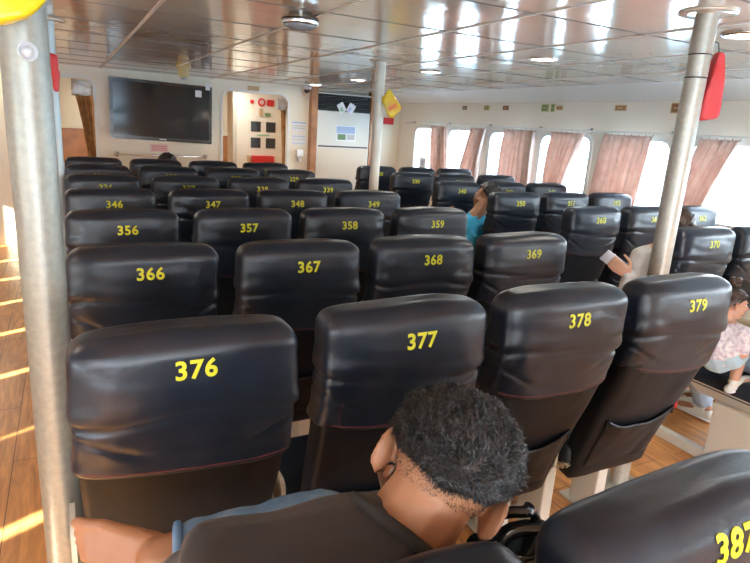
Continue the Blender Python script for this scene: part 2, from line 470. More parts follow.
cs = [('farthest pink curtain, narrow and gathered, next to the front corner', 7.46, 7.04, 7.36, 6.88, 4),
      ('second farthest pink curtain, slanting towards the far end at its foot', 6.45, 6.15, 6.68, 6.26, 4),
      ('wide straight pink curtain behind the seats numbered 340 and 341', 5.80, 5.24, 5.84, 5.20, 6),
      ('pink curtain drawn to one side below, just beyond the broad middle curtain', 5.00, 4.53, 5.02, 4.78, 5),
      ('broadest pink curtain, hanging straight over the window nearest beyond the steel pole', 4.25, 3.70, 4.33, 3.78, 6),
      ('nearest pink curtain, swept aside below, right of the steel pole', 3.23, 2.90, 3.40, 3.16, 4)]
for k, (lab, a, b, c, d, n) in enumerate(cs):
    curtain('window_curtain', (a*.984, b*.984), (c*.984, d*.984), M['pink_curtain'], lab, None, n+1, .030, 'y', .86, 1.615, CX, k+1,
            pinch=(lambda t: min(1, t*1.05)) )
# behind the camera the window wall is curtained the same way; the photo shows only the reflections
bm = bmesh.new()
tube(bm, [(CX, -3.4, 1.64), (CX, 8.05, 1.64)], .007, 8)
o = obj('curtain_rail', bm, M['frame_white']); tag(o, 'long thin white curtain rail running above the windows', 'rail')
for y in (7.9, 6.95, 6.05, 5.15, 4.42, 3.5, 2.5, 1.5, .5, -.5, -1.5, -2.5):
    bm = bmesh.new(); tube(bm, [(0, 0, 0), (.045, 0, .012), (.075, 0, .012)], .006, 8); bx(bm, .068, .0745, -.015, .015, -.01, .03)
    p = obj('rail_bracket', bm, M['chrome'], o); p.location = (CX, y, 1.64)
# left wall curtains leave narrow slits the sun comes through
gl = 'brown curtains on the left wall'
for k, y in enumerate(WL):
    if y < -1.2: continue
    s = .0 if k == 6 else .03
    lo, hi = y-.395, y+.395
    if k < 5: s = .25
    for a, b in ((lo, y-s), (y+s, hi)):
        o = curtain('side_curtain', (a+.004, b-.004), (a+.004, b-.004), M['brown_curtain'], 'brown curtain half of a pair closed over a left wall window', gl,
                    4, .012, 'y', .9, 1.64, XL+.07, 30+k, nv=6, hook=False)
bm = bmesh.new(); tube(bm, [(XL+.07, -3.4, 1.66), (XL+.07, 8.1, 1.66)], .007, 8)
for y in (-3, -1, 1, 3, 5, 7): tube(bm, [(XL, y, 1.66), (XL+.07, y, 1.66)], .006, 8)
tag(obj('curtain_rail', bm, M['frame_white']), 'long thin curtain rail on the left wall opposite the windows', 'rail')
# curtains in the openings of the front bulkhead
def tie(t): return min(1, (t*1.3)**.7)
curtain('opening_curtain', (.12, .335), (.23, .335), M['brown_curtain'], 'ochre brown curtain gathered at the right of the left opening', None, 4, .02, 'x', .86, 1.71, YF+.12, 50, pinch=tie)
curtain('doorway_curtain', (2.80, 2.90), (2.86, 2.92), M['brown_curtain'], 'slim ochre curtain at the right side of the doorway', None, 2, .018, 'x', .3, 1.72, YF+.12, 51, pinch=tie)
for (xa, xb, lab) in ((.10, .33, 'crumpled clear plastic cover over the top of the left opening curtain'), (2.74, 2.90, 'crumpled clear plastic cover over the top of the doorway curtain')):
    bm = bmesh.new(); bx(bm, xa, xb, YF+.085, YF+.15, 1.70, 1.88)
    bmesh.ops.subdivide_edges(bm, edges=bm.edges[:], cuts=7, use_grid_fill=True)
    for v in bm.verts: v.co += V((noise.noise(v.co*18), noise.noise(v.co*18+V((9,0,0))), noise.noise(v.co*16+V((0,7,0)))))*.018
    tag(obj('plastic_cover', bm, mat('crumpled clear plastic', (.7, .68, .66), .12, trans=.3)), lab, 'cover')

for x, y, e_ in ((.6, 9.05, 2.5), (2.2, 8.85, 2), (-.8, 10.2, 5), (3.6, 9.6, 5)):  # unseen lamps added to brighten the view through the front openings
    t = empty('ceiling_lamp', (x, y, CZ)); tag(t, 'unseen round lamp added to brighten the compartment ahead of the bulkhead', 'lamp', 'added lamps ahead of the bulkhead')
    bm = bmesh.new(); lathe(bm, [(.095, 0), (.097, -.006), (.088, -.012), (.078, -.012), (.078, -.004)], 32); obj('lamp_ring', fix(bm), M['chrome'], t)
    bm = bmesh.new(); lathe(bm, [(.077, -.004), (.076, -.009), (.04, -.013), (.002, -.014)], 32); obj('lamp_lens', fix(bm), M['lamp'], t)
    l = bpy.data.lights.new('lamp_light', 'AREA'); l.shape = 'DISK'; l.size = .14; l.energy = e_*2; l.color = (1, .93, .82)
    lo = bpy.data.objects.new('lamp_light', l); link(lo, t); lo.location = (0, 0, -.02)
# luggage seen through the left door gap
bm = bmesh.new(); bx(bm, -.95, -.42, 9.0, 9.3, 0, .42, bev=.05, seg=4)
lg = obj('suitcase', bm, M['luggage']); tag(lg, 'dark blue suitcase standing beyond the left door gap', 'luggage')
bm = bmesh.new(); tube(bm, [(-.8, 9.15, .41), (-.8, 9.15, .45), (-.58, 9.15, .45), (-.58, 9.15, .41)], .010, 8); obj('suitcase_handle', bm, M['tv_black'], lg)
bm = bmesh.new(); bx(bm, -.92, -.45, 9.02, 9.28, .462, .66, bev=.06, seg=4)
o = obj('red_bundle', bm, M['red_fabric']); tag(o, 'small red bundle lying on the blue suitcase', 'bag')

# ------------------------------------------------------------------ things on the front bulkhead
t = empty('television', (1.125, YF-.10, 1.19)); tag(t, 'large black wall television beside the doorway', 'television')
t.rotation_euler = (math.radians(-2.5), math.radians(1.2), 0)
bm = bmesh.new(); plate(bm, [rrect(-.63, .63, 0, .745, .015), rrect(-.59, .59, .045, .71, .004)], XZ, -.028, .02); obj('screen_frame', fix(bm), M['tv_black'], t, smooth=False)
bm = bmesh.new(); bx(bm, -.592, .592, -.020, .0, .043, .712); obj('screen', bm, M['screen'], t, smooth=False)
bm = bmesh.new(); bx(bm, -.60, .60, 0, .05, .03, .72, bev=.01); obj('rear_housing', bm, M['tv_black'], t, smooth=False)
bm = bmesh.new(); bx(bm, -.045, .045, -.031, -.028, .015, .030); obj('maker_mark', bm, M['grey_plastic'], t, smooth=False)
bm = bmesh.new(); bx(bm, -.2, .2, .05, .098, .2, .5); obj('wall_bracket', bm, M['tv_black'], t, smooth=False)
simple('sticker', [(.415, .495, -.0235, -.0202, .60, .685)], M['paper'], None, None, bev=0, parent=t)
simple('paper_tag', [(.545, .605, -.031, -.0282, .70, .79)], M['paper'], None, None, bev=0, parent=t)
gr = empty('grab_rail', (1.13, YF, 1.0)); tag(gr, 'steel grab rail fixed to the wall under the television', 'rail')
bm = bmesh.new(); tube(bm, [(-.56, -.05, 0), (.56, -.05, 0)], .013, 12); obj('rail_tube', bm, M['chrome'], gr)
for s in (-.56, .56):
    bm = bmesh.new(); lathe(bm, [(.034, 0), (.034, .008), (.02, .012), (.016, .055)], 24)
    bmesh.ops.rotate(bm, verts=bm.verts, cent=(0,0,0), matrix=Matrix.Rotation(PI/2, 3, 'X'))
    p = obj('rail_flange', fix(bm), M['chrome'], gr); p.location = (s, 0, 0)
o = simple('notice', [(.98, 1.205, YF-.004, YF, 1.045, 1.145)], M['pink_paper'], 'pale pink notice on the wall just below the television', 'notice', bev=0)
for k in range(3): simple('text_line', [(1.0, 1.185, YF-.0055, YF-.004, 1.065+.025*k, 1.073+.025*k)], M['red'], None, None, bev=0, parent=o)
simple('metal_plate', [(2.28, 2.44, YF-.012, YF, 1.925, 1.99)], M['sign_gold'], 'small dark tan plate on the wall above the doorway', 'plate', bev=.003)

def poster(name, x0, x1, z0, z1, y, label, bands, cat='poster'):
    o = simple(name, [(x0, x1, y-.004, y, z0, z1)], M['paper'], label, cat, bev=0)
    for (a, b, c, d, m) in bands:
        simple('printed_area', [(x0+(x1-x0)*a, x0+(x1-x0)*b, y-.0055, y-.004, z0+(z1-z0)*c, z0+(z1-z0)*d)], m, None, None, bev=0, parent=o)
    return o
poster('poster', 2.93, 3.16, 1.40, 1.555, YF, 'white poster with a blue heading, upper of two beside the wooden post', [(.05, .95, .82, .95, M['blue_print']), (.08, .9, .55, .62, M['grey_plastic']), (.08, .9, .35, .42, M['grey_plastic'])])
poster('poster', 2.93, 3.16, 1.22, 1.375, YF, 'white poster, lower of two beside the wooden post', [(.06, .94, .75, .82, M['blue_print']), (.06, .9, .5, .55, M['grey_plastic']), (.06, .94, .1, .14, M['blue_print'])])
d = empty('soap_dispenser', (3.05, YF, .98)); tag(d, 'small white dispenser on the wall under the two posters', 'dispenser')
bm = bmesh.new(); bx(bm, -.055, .055, -.07, 0, .06, .18, bev=.02, seg=3); obj('dispenser_body', bm, M['paper'], d)
bm = bmesh.new(); bx(bm, -.03, .03, -.06, -.01, .0, .062, bev=.01); obj('dispenser_nozzle', bm, M['grey_plastic'], d)
# camera dome
d = empty('ceiling_camera', (3.08, 8.2, CZ)); tag(d, 'small white dome camera in the ceiling corner over the wooden post', 'camera')
bm = bmesh.new(); lathe(bm, [(.06, 0), (.06, -.03), (.05, -.04)], 24); obj('camera_base', fix(bm), M['paper'], d)
bm = bmesh.new(); lathe(bm, [(.045, -.04), (.04, -.07), (.02, -.088), (.002, -.092)], 24); obj('camera_dome', fix(bm), M['tv_black'], d)

# standing air cabinet with louvres between two wooden posts
simple('wooden_post', [(3.19, 3.285, YF-.12, YF, 0, CZ)], M['brown_wood'], 'reddish wooden post left of the louvred cabinet', 'post', bev=.004)
simple('wooden_post', [(4.15, 4.20, YF-.12, YF, 0, CZ)], M['brown_wood'], 'thin reddish wooden post right of the louvred cabinet', 'post', bev=.004)
c = empty('air_cabinet', (3.29, YF-.11, 0)); tag(c, 'tall pale air conditioning cabinet with black louvres on top', 'cabinet')
bm = bmesh.new(); bx(bm, 0, .855, 0, .105, 0, 1.735, bev=.004); obj('cabinet_body', bm, M['panel'], c, smooth=False)
bm = bmesh.new(); bx(bm, .0, .855, .04, .105, 1.735, 2.0); obj('louvre_housing', bm, M['black_slat'], c, smooth=False)
for k in range(6):
    bm = bmesh.new(); bx(bm, .02, .835, -.012, .03, -.002, .004)
    bmesh.ops.rotate(bm, verts=bm.verts, cent=(0,0,0), matrix=Matrix.Rotation(math.radians(30), 3, 'X'))
    p = obj('louvre_slat', bm, mat('grey louvre slat', (.10, .11, .12), .35, metal=.5) if k == 0 else bpy.data.materials['grey louvre slat'], c, smooth=False); p.location = (0, .01, 1.765+.036*k)
bm = bmesh.new(); bx(bm, 0, .855, -.01, .02, 1.97, 1.99); obj('cabinet_top_trim', bm, M['panel'], c, smooth=False)
bm = bmesh.new(); bx(bm, .02, .835, -.008, .0, 1.215, 1.235); obj('joint_strip', bm, M['black_slat'], c, smooth=False)
bm = bmesh.new(); bx(bm, .02, .835, -.004, .0, .2, 1.205, bev=.002)
for k in range(9): bx(bm, .02, .835, -.006, -.003, .3+.1*k, .305+.1*k)
obj('lower_panel', bm, mat('warm cream laminate', (.66, .58, .46), .35), c, smooth=False)
poster('picture_notice', 3.585, 3.915, 1.31, 1.535, YF-.112, 'blue and white picture notice stuck on the air cabinet', [(.04, .96, .5, .95, M['blue_print']), (.1, .5, .08, .45, M['sign_green']), (.55, .95, .1, .45, M['grey_plastic'])], 'notice')
for k, (xx, rz, lab) in enumerate(((3.66, -32, 'left of two tilted white leaflets hanging on the black louvres'), (3.81, 30, 'right of two tilted white leaflets hanging on the black louvres'))):
    bm = bmesh.new(); bx(bm, -.055, .055, -.003, 0, -.07, .07)
    bmesh.ops.rotate(bm, verts=bm.verts, cent=(0,0,0), matrix=Matrix.Rotation(math.radians(rz), 3, 'Y'))
    o = obj('leaflet', bm, M['paper'], loc=(xx, YF-.124-.004*k, 1.79), smooth=False); tag(o, lab, 'leaflet')
    bm = bmesh.new(); bx(bm, -.035, .01, -.0045, -.003, -.055, .01)
    bmesh.ops.rotate(bm, verts=bm.verts, cent=(0,0,0), matrix=Matrix.Rotation(math.radians(rz), 3, 'Y'))
    obj('leaflet_print', bm, M['notice_green' if k == 0 else 'blue_print'], o, smooth=False)
simple('red_sign', [(4.44, 4.62, YF-.01, YF, 1.60, 1.70)], [M['red']], 'small red sign on the front wall behind the cream pole', 'sign')
poster('taped_paper', 0, 1, 0, 1, 0, None, []) if False else None
o = simple('taped_paper', [(XR-.006, XR, 7.50, 7.68, .99, 1.15)], M['paper'], 'small white paper taped low on the window wall corner', 'paper', bev=0)
simple('printed_mark', [(XR-.0075, XR-.006, 7.56, 7.62, 1.04, 1.11)], M['blue_print'], None, None, bev=0, parent=o)

# signs above the windows
for y, w, m1, m2, lab, h in ((6.646, .09, 'sign_brown', 'sign_green', 'farthest small dark sign plate above the windows', .05),
        (6.174, .10, 'sign_yellow', 'sign_green', 'small yellowish green sign plate, second from the far end above the windows', .06),
        (5.805, .10, 'sign_brown', 'sign_brown', 'small brown sign plate, third from the far end above the windows', .05),
        (5.13, .11, 'sign_yellow', 'sign_green', 'tall green sign plate above the fourth pink curtain', .08),
        (5.01, .06, 'sign_yellow', 'sign_green', 'narrow green sign plate between the tall green and brown ones', .085),
        (4.91, .09, 'sign_gold', 'sign_brown', 'small brown sign plate next to the two green ones', .045),
        (4.107, .13, 'sign_gold', 'sign_brown', 'framed brown sign plate above the broadest pink curtain', .055),
        (3.50, .13, 'sign_gold', 'sign_brown', 'framed brown sign plate half hidden by the steel pole', .09)):
    o = simple('wall_sign', [(XR-.008, XR, y-w/2, y+w/2, 1.865-h/2, 1.865+h/2)], M[m1], lab, 'sign', bev=0)
    simple('sign_face', [(XR-.010, XR-.008, y-w/2+.010, y+w/2-.010, 1.865-h/2+.010, 1.865+h/2-.010)], M[m2], None, None, bev=0, parent=o)
    simple('sign_mark', [(XR-.012, XR-.010, y-w/4, y+w/4, 1.865-.006, 1.865+.006)], M['sign_gold'], None, None, bev=0, parent=o)

# ------------------------------------------------------------------ ceiling fittings
lampspots = [(2.70, 1.74, 'nearest round ceiling lamp, right of the steel pole'), (2.78, 3.10, 'round ceiling lamp beyond the nearest one, left of the steel pole'),
             (2.84, 4.56, 'round ceiling lamp right of the cream pole top'), (2.90, 6.15, 'round ceiling lamp left of the cream pole top'), (2.95, 7.56, 'farthest round ceiling lamp, above the wooden post')]
for x, y, lab in lampspots + [(-.9, 1.7, None), (-.9, 4.6, None), (-.9, 7.5, None), (2.65, -.6, None), (-.9, -.6, None)]:
    t = empty('ceiling_lamp', (x, y, CZ)); tag(t, lab or 'round ceiling lamp of the left row', 'lamp', None if lab else 'ceiling lamps out of the frame')
    bm = bmesh.new(); lathe(bm, [(.095, 0), (.097, -.006), (.088, -.012), (.078, -.012), (.078, -.004)], 32); obj('lamp_ring', fix(bm), M['chrome'], t)
    bm = bmesh.new(); lathe(bm, [(.077, -.004), (.076, -.009), (.04, -.013), (.002, -.014)], 32); obj('lamp_lens', fix(bm), M['lamp'], t)
    l = bpy.data.lights.new('lamp_light', 'AREA'); l.shape = 'DISK'; l.size = .14; l.energy = 3; l.color = (1, .92, .8)
    lo = bpy.data.objects.new('lamp_light', l); link(lo, t); lo.location = (0, 0, -.02)
t = empty('smoke_detector', (1.02, 2.84, CZ)); tag(t, 'shiny chrome ceiling light fitting hanging near the cream pole', 'ceiling fitting')
bm = bmesh.new(); lathe(bm, [(.055, 0), (.055, -.018), (.085, -.022), (.088, -.05), (.084, -.056)], 36); obj('fitting_body', fix(bm), M['chrome'], t)
bm = bmesh.new(); lathe(bm, [(.078, -.056), (.07, -.066), (.04, -.078), (.002, -.082)], 36); obj('fitting_lens', fix(bm), mat('smoky lens', (.3, .3, .3), .1, spec=.8), t)
bm = bmesh.new(); lathe(bm, [(.086, -.030), (.0895, -.031), (.0895, -.036), (.086, -.037)], 36); obj('fitting_band', fix(bm), M['tv_black'], t)
t = empty('alarm_box', (1.145, 6.75, CZ)); tag(t, 'small yellowed ivory box on the ceiling above the television', 'detector')
bm = bmesh.new(); lathe(bm, [(.075, 0), (.075, -.025), (.055, -.03), (.055, -.10), (.045, -.115)], 24); obj('box_body', fix(bm), M['ivory'], t)
bm = bmesh.new(); lathe(bm, [(.035, -.115), (.03, -.135), (.002, -.14)], 24); obj('box_sensor', fix(bm), M['grey_plastic'], t)

# ------------------------------------------------------------------ poles
def pole(name, x, y, r, m, lab, cat='pole', ring=.1):
    t = empty(name, (x, y, 0)); tag(t, lab, cat)
    bm = bmesh.new(); tube(bm, [(0, 0, 0), (0, 0, .7), (0, 0, 1.4), (0, 0, CZ)], r, 40, cap=False); obj('pole_tube', bm, m, t)
    bm = bmesh.new(); lathe(bm, [(ring, 0), (ring, -.006), (ring*.96, -.008), (r+.002, -.008)], 40)
    p = obj('ceiling_collar', fix(bm), M['ceil'], t); p.location = (0, 0, CZ)
    bm = bmesh.new(); lathe(bm, [(ring, 0), (ring, .006), (ring*.96, .008), (r+.002, .008)], 40)
    obj('floor_flange', fix(bm), m, t)
    return t
p = pole('steel_pole', -.070, 1.58, .049, mat('darker grey steel pipe', (.27, .275, .245), .42, metal=.45, var=(60, (.38, .37, .31), .6)), 'thick galvanised steel pole at the left beside the seat numbered 376')  # separate darker steel tone for the left pole
bm = bmesh.new()
for a in (-1,):
    lathe(bm, [(.020, 0), (.020, .002), (.017, .003), (.017, .0015)], 28)
    lathe(bm, [(.012, .0), (.012, .003)], 24)
pm = Matrix.Rotation(math.radians(12), 3, 'Z') @ Matrix.Rotation(PI/2, 3, 'X')
bmesh.ops.rotate(bm, verts=bm.verts, cent=(0,0,0), matrix=pm)
o = obj('round_sticker', fix(bm), mat('pale sticker', (.55, .60, .64), .4), p); o.location = (.008, -.0505, 1.648)
p = pole('painted_pole', -.060, 4.28, .037, M['blue_pipe'], 'pale blue grey painted pole standing behind the thick left one')
p = pole('painted_pole', 2.21, 4.28, .039, M['white_pipe'], 'slim cream painted pole in the middle of the cabin', ring=.09)
p = pole('steel_pole', 2.20, 1.58, .041, M['steel'], 'galvanised steel pole at the right with a red bag hanging', ring=.105)
for z in (1.885, 1.80):
    bm = bmesh.new(); lathe(bm, [(.0415, z), (.0435, z+.001), (.0435, z+.004), (.0415, z+.005)], 32)
    obj('cable_tie', fix(bm), M['tv_black'], p)
# red cloth bag on the right pole
def cloth_bag(name, pts, depth, m, lab, cat, seed, loc, rz, wob=.012, cuts=10):
    bm = bmesh.new(); f = lambda u, v, d: (u, d, v)
    plate(bm, [pts], f, -depth/2, depth/2)
    bmesh.ops.recalc_face_normals(bm, faces=bm.faces[:])
    bmesh.ops.triangulate(bm, faces=bm.faces[:])
    for _ in range(4):
        es = [e for e in bm.edges if e.calc_length() > .03]
        if es: bmesh.ops.subdivide_edges(bm, edges=es, cuts=1)
        bmesh.ops.triangulate(bm, faces=bm.faces[:])
    for v in bm.verts:
        q = v.co*14+V((seed*3, 0, 0))
        v.co.y *= 1+.6*noise.noise(q*.5)
        v.co += V((noise.noise(q)*.3, noise.noise(q+V((5, 5, 5))), noise.noise(q+V((9, 0, 2)))*.3))*wob
    bmesh.ops.smooth_vert(bm, verts=bm.verts[:], factor=.5, use_axis_x=True, use_axis_y=True, use_axis_z=True)
    o = obj(name, fix(bm), m, loc=loc); o.rotation_euler = (0, 0, rz); tag(o, lab, cat)
    return o
o = cloth_bag('cloth_bag', [(-.012, 0), (.012, 0), (.030, -.09), (.042, -.21), (.036, -.245), (-.03, -.262), (-.044, -.25), (-.030, -.12)], .05, M['red_fabric'], 'red cloth bag hanging by a cord from the right steel pole', 'bag', 2, (2.272, 1.55, 1.905), -.45)
bm = bmesh.new(); tube(bm, [(0, 0, -.01), (-.012, 0, .03), (-.05, .01, .045)], .003, 6); obj('cord', bm, M['tv_black'], o)
o = cloth_bag('yellow_packet', [(-.075, .03), (-.015, .115), (.095, -.03), (.02, -.115), (-.01, -.10)], .03, M['yellow_bag'], 'yellow packet tied to the slim cream pole', 'packet', 4, (2.275, 4.205, 1.725), -.45, .008)
bm = bmesh.new(); tube(bm, [(.01, 0, .08), (.0, .02, .2), (-.05, .06, .26)], .0025, 6); obj('cord', bm, M['grey_plastic'], o)
bm = bmesh.new(); bx(bm, -.02, .05, -.035, -.018, -.05, -.02); bmesh.ops.rotate(bm, verts=bm.verts, cent=(0,0,-.03), matrix=Matrix.Rotation(-.6, 3, 'Y')); obj('orange_label', bm, M['orange'], o, smooth=False)
o = cloth_bag('yellow_bag', [(-.13, .12), (.055, .12), (.07, .09), (.01, .02), (-.045, -.008), (-.075, .0), (-.13, .045)], .06, M['yellow_bag2'], 'crumpled bright yellow plastic bag tied at the top of the left pole', 'bag', 7, (-.055, 1.47, 1.695), 0, .012)
bm = bmesh.new(); bx(bm, -.13, -.005, -.05, -.025, .05, .11, bev=.015); obj('orange_patch', bm, M['orange'], o)
o = cloth_bag('red_ribbon', [(-.035, .0), (.02, -.01), (.022, -.09), (.028, -.10), (.012, -.225), (-.014, -.225), (-.022, -.1), (-.032, -.09)], .022, M['red_fabric'], 'short folded red cloth strip tied to the pale blue pole', 'cloth', 9, (-.035, 4.205, 1.850), -.1, .006)
# sea outside
bm = bmesh.new(); bmesh.ops.create_grid(bm, x_segments=2, y_segments=2, size=400)
o = obj('sea', bm, M['sea'], loc=(0, 0, -2.5)); o['kind'] = 'structure'
# ------------------------------------------------------------------ seats
PITCH, W, X0, Y0, GAP = .7688, .52, .2113, 1.1155, .7332
PROF = [(1.16, .012), (1.10, 0), (1.0, -.004), (.93, .0), (.86, .016), (.80, .034), (.72, .062), (.62, .100), (.50, .142), (.40, .172), (.30, .195)]
def rear(z):
    for (z1, y1), (z0, y0) in zip(PROF, PROF[1:]):
        if z >= z0:
            t = min(1, max(0, (z-z0)/(z1-z0))); return y0+(y1-y0)*t
    return PROF[-1][1]
def thick(z): return .128 if z > .9 else .128-.03*(.9-z)/.6
def loft(z0, z1, A, extra, rt, nz, seed, wrinkle, n=88, rb=.0, ex=5.0, crown=.010):
    bm = bmesh.new(); rings = []
    for j in range(nz+1):
        s = j/nz
        # denser near the top
        z = z0 + (z1-z0)*(1-(1-s)**1.35)
        b = thick(z)/2+extra
        a = A+extra
        ins = 0
        if z > z1-rt: ins = rt-math.sqrt(max(0, rt*rt-(z-(z1-rt))**2))
        if rb and z < z0+rb: ins = max(ins, rb-math.sqrt(max(0, rb*rb-(z0+rb-z)**2)))
        yc = rear(z)+thick(z)/2
        ring = []
        for k in range(n):
            th = 2*PI*(k+.5)/n
            c, sn = math.cos(th), math.sin(th)
            aa, bb = max(a-ins*1.0, .004), max(b-ins*.92, .004)
            x = aa*math.copysign(abs(c)**(2/ex), c); y = bb*math.copysign(abs(sn)**(2/ex), sn)
            zz = z
            if z > z1-.12:                                    # gently crowned and slumped top edge
                zz += crown*(1-(x/a)**2)*((z-(z1-.12))/.12) - .006*((z-(z1-.12))/.12)
            P = V((x, yc+y, zz))
            if wrinkle: P += wrinkle(P, x/a, seed, sn)
            ring.append(bm.verts.new(P))
        rings.append(ring)
    for j in range(nz):
        for k in range(n):
            bm.faces.new((rings[j][k], rings[j][(k+1)%n], rings[j+1][(k+1)%n], rings[j+1][k]))
    for ring, rev in ((rings[-1], False), (rings[0], True)):
        c = sum((v.co for v in ring), V())/n
        cv = bm.verts.new(c)
        for k in range(n):
            f = (ring[k], ring[(k+1)%n], cv)
            bm.faces.new(tuple(reversed(f)) if rev else f)
    return bm
def hem_z(u, seed): return .026*u*u-.016*u+.005*math.sin(2.5*u+seed*2)
def wr_cover(P, u, seed, sn):
    z = P.z; d = V((0, 0, 0))
    side = .30+.70*abs(u)**2.2
    zc = .950 -.014*u + .010*math.sin(3*u+seed) + .010*noise.noise(V((u*2, seed, 0)))
    g = math.exp(-((z-zc)/.0075)**2); g2 = math.exp(-((z-zc-.026)/.022)**2)
    nrm = V((u*.8*abs(u), -1 if sn < 0 else 1, 0)); nrm.normalize()
    amp = .75+.5*noise.noise(V((u*3, seed*2.1, 4)))
    d -= nrm*(g*.0125*side*amp); d += nrm*(g2*.0085*side*amp)
    # oblique pulls from the lower corners
    for s in (-1, 1):
        q = (u*s-.75); l = (z-.90-.10*q*(1.0 if s > 0 else 1.4)+.012*math.sin(seed+s))
        d -= nrm*(.0075*math.exp(-(l/.007)**2)*math.exp(-(q/.30)**2))
    # puffiness, flare of the hem, soft lumps
    d += nrm*(.006*math.exp(-((z-1.03)/.06)**2)*(1-abs(u)**4))
    d += nrm*(.003*math.exp(-((z-.815)/.02)**2))
    d += nrm*(.0055*noise.noise(V((P.x*7, z*9, seed*3.7))) + .0020*noise.noise(V((P.x*22, z*30, seed*1.7))))
    d.z += .005*noise.noise(V((P.x*6, 3, seed*2.2))) * max(0, (z-1.0)/.15)
    hem = max(0, 1-(z-.80)/.11)
    d.z += hem*hem_z(u, seed)
    return d
def wr_low(P, u, seed, sn):
    nrm = V((0, -1 if sn < 0 else 1, 0))
    return V((-P.x*.10*max(0, .84-P.z)/.5, 0, 0)) + nrm*(.005*noise.noise(V((P.x*6, P.z*6, seed*5.1))) + .002*noise.noise(V((P.x*20, P.z*16, seed))))
AW = .228
def hem_line(seed):
    pts = []
    for k in range(25):
        u = -0.93+1.86*k/24
        z = .812+hem_z(u, seed)*.95
        pts.append((AW*u, u, z))
    return pts

FONT = None
def text_mesh(s, size, bold, extr, shear=.0):
    c = bpy.data.curves.new('t', 'FONT'); c.body = s; c.size = size; c.align_x = 'CENTER'; c.align_y = 'CENTER'
    c.offset = bold; c.extrude = extr; c.shear = shear; c.resolution_u = 3; c.space_character = 1.08
    o = bpy.data.objects.new('t', c); COL.objects.link(o)
    dg = bpy.context.evaluated_depsgraph_get()
    me = bpy.data.meshes.new_from_object(o.evaluated_get(dg))
    bpy.data.objects.remove(o); bpy.data.curves.remove(c)
    return me

def build_seat(seed):
    t = empty('passenger_seat', (0, 0, 0))
    low = obj('backrest', loft(.315, .87, AW, -.007, .02, 26, seed, wr_low, rb=.03), M['leather_low'], t)
    cov = obj('headrest_cover', loft(.80, 1.128, AW, .0, .047, 60, seed, wr_cover), M['leather'], t)
    bv = BVHTree.FromPolygons([v.co.copy() for v in cov.data.vertices], [tuple(p.vertices) for p in cov.data.polygons])
    bl = BVHTree.FromPolygons([v.co.copy() for v in low.data.vertices], [tuple(p.vertices) for p in low.data.polygons])
    bm = bmesh.new(); pts = []
    for x, u, z in hem_line(seed):
        h = bv.ray_cast(V((x, -1, z)), V((0, 1, 0)))
        if h[0] is not None: pts.append(h[0]+V((0, -.0002, 0)))
    tube(bm, pts, .0011, 5)
    obj('hem_stitching', bm, M['stitch'], cov)
    # vertical piping on the left edge of the cover
    bm = bmesh.new(); pts = []
    for k in range(14):
        z = .80+.11*k/13; h = bv.ray_cast(V((-AW*.80+.004*math.sin(k*.5), -1, z)), V((0, 1, 0)))
        if h[0] is not None: pts.append(h[0])
    if seed % 2 == 0: tube(bm, pts, .0009, 5); obj('side_stitching', bm, M['stitch'], cov)
    else: bm.free()
    # seat pocket
    bm = bmesh.new(); nx, nz = 26, 14; grid = []
    for j in range(nz+1):
        row = []
        for i in range(nx+1):
            u = -1+2*i/nx; x = .165*u
            ztop = .615-.045*(1-u*u)**.8 + .004*math.sin(5*u+seed); zbot = .395
            z = zbot+(ztop-zbot)*j/nz
            h = bl.ray_cast(V((x, -1, z)), V((0, 1, 0)))
            y = h[0].y if h[0] is not None else rear(z)
            bulge = .020*(1-abs(u)**3)*(j/nz)**1.2*(1-.35*(j/nz)) + .003 + .004*noise.noise(V((x*18, z*14, seed+3)))
            row.append(bm.verts.new((x, y-bulge, z)))
        grid.append(row)
    for j in range(nz):
        for i in range(nx): bm.faces.new((grid[j][i], grid[j][i+1], grid[j+1][i+1], grid[j+1][i]))
    rim = [v.co.copy() for v in grid[-1]]
    po = obj('seat_pocket', bm, M['leather_low'], t)
    m = po.modifiers.new('thickness', 'SOLIDIFY'); m.thickness = .003; m.offset = -1
    bm = bmesh.new()
    pts = [rim[0]+V((0, .001, -.03))]+[p+V((0, -.0005+.001*math.sin(i*1.9), 0)) for i, p in enumerate(rim)]+[rim[-1]+V((0, .001, -.03))]
    tube(bm, pts, .0042, 8); obj('pocket_trim', bm, M['leather'], po)
    # cushion
    bm = bmesh.new(); bx(bm, -.225, .225, .205, .655, .365, .468, bev=.035, seg=5)
    cu = obj('seat_cushion', bm, M['leather'], t)
    # cream tray under the cushion, tapering down, with low side wings
    bm = bmesh.new()
    A = [(-.232, .20, .40), (.232, .20, .40), (.232, .64, .40), (-.232, .64, .40)]
    B = [(-.17, .26, .315), (.17, .26, .315), (.17, .57, .315), (-.17, .57, .315)]
    va = [bm.verts.new(p) for p in A]; vb = [bm.verts.new(p) for p in B]
    bm.faces.new(va); bm.faces.new(list(reversed(vb)))
    for k in range(4): bm.faces.new((va[k], vb[k], vb[(k+1)%4], va[(k+1)%4]))
    bmesh.ops.bevel(bm, geom=bm.edges[:], offset=.008, segments=2, affect='EDGES')
    obj('seat_tray', fix(bm), M['cream_plastic'], t, smooth=False)
    for s in (-1, 1):
        bm = bmesh.new(); plate(bm, [rrect(.235, .37, .36, .575, .03)], YX, s*.243-.006, s*.243+.006)
        obj('side_shell', fix(bm), M['cream_plastic'], t, smooth=False)
    for s in (-1, 1):
        bm = bmesh.new()
        bx(bm, s*.15-.028, s*.15+.028, .335, .47, 0, .33, bev=.006)
        bx(bm, s*.15-.045, s*.15+.045, .30, .51, 0, .014, bev=.004)
        obj('leg', bm, M['cream_plastic'], t, smooth=False)
    return t, bv

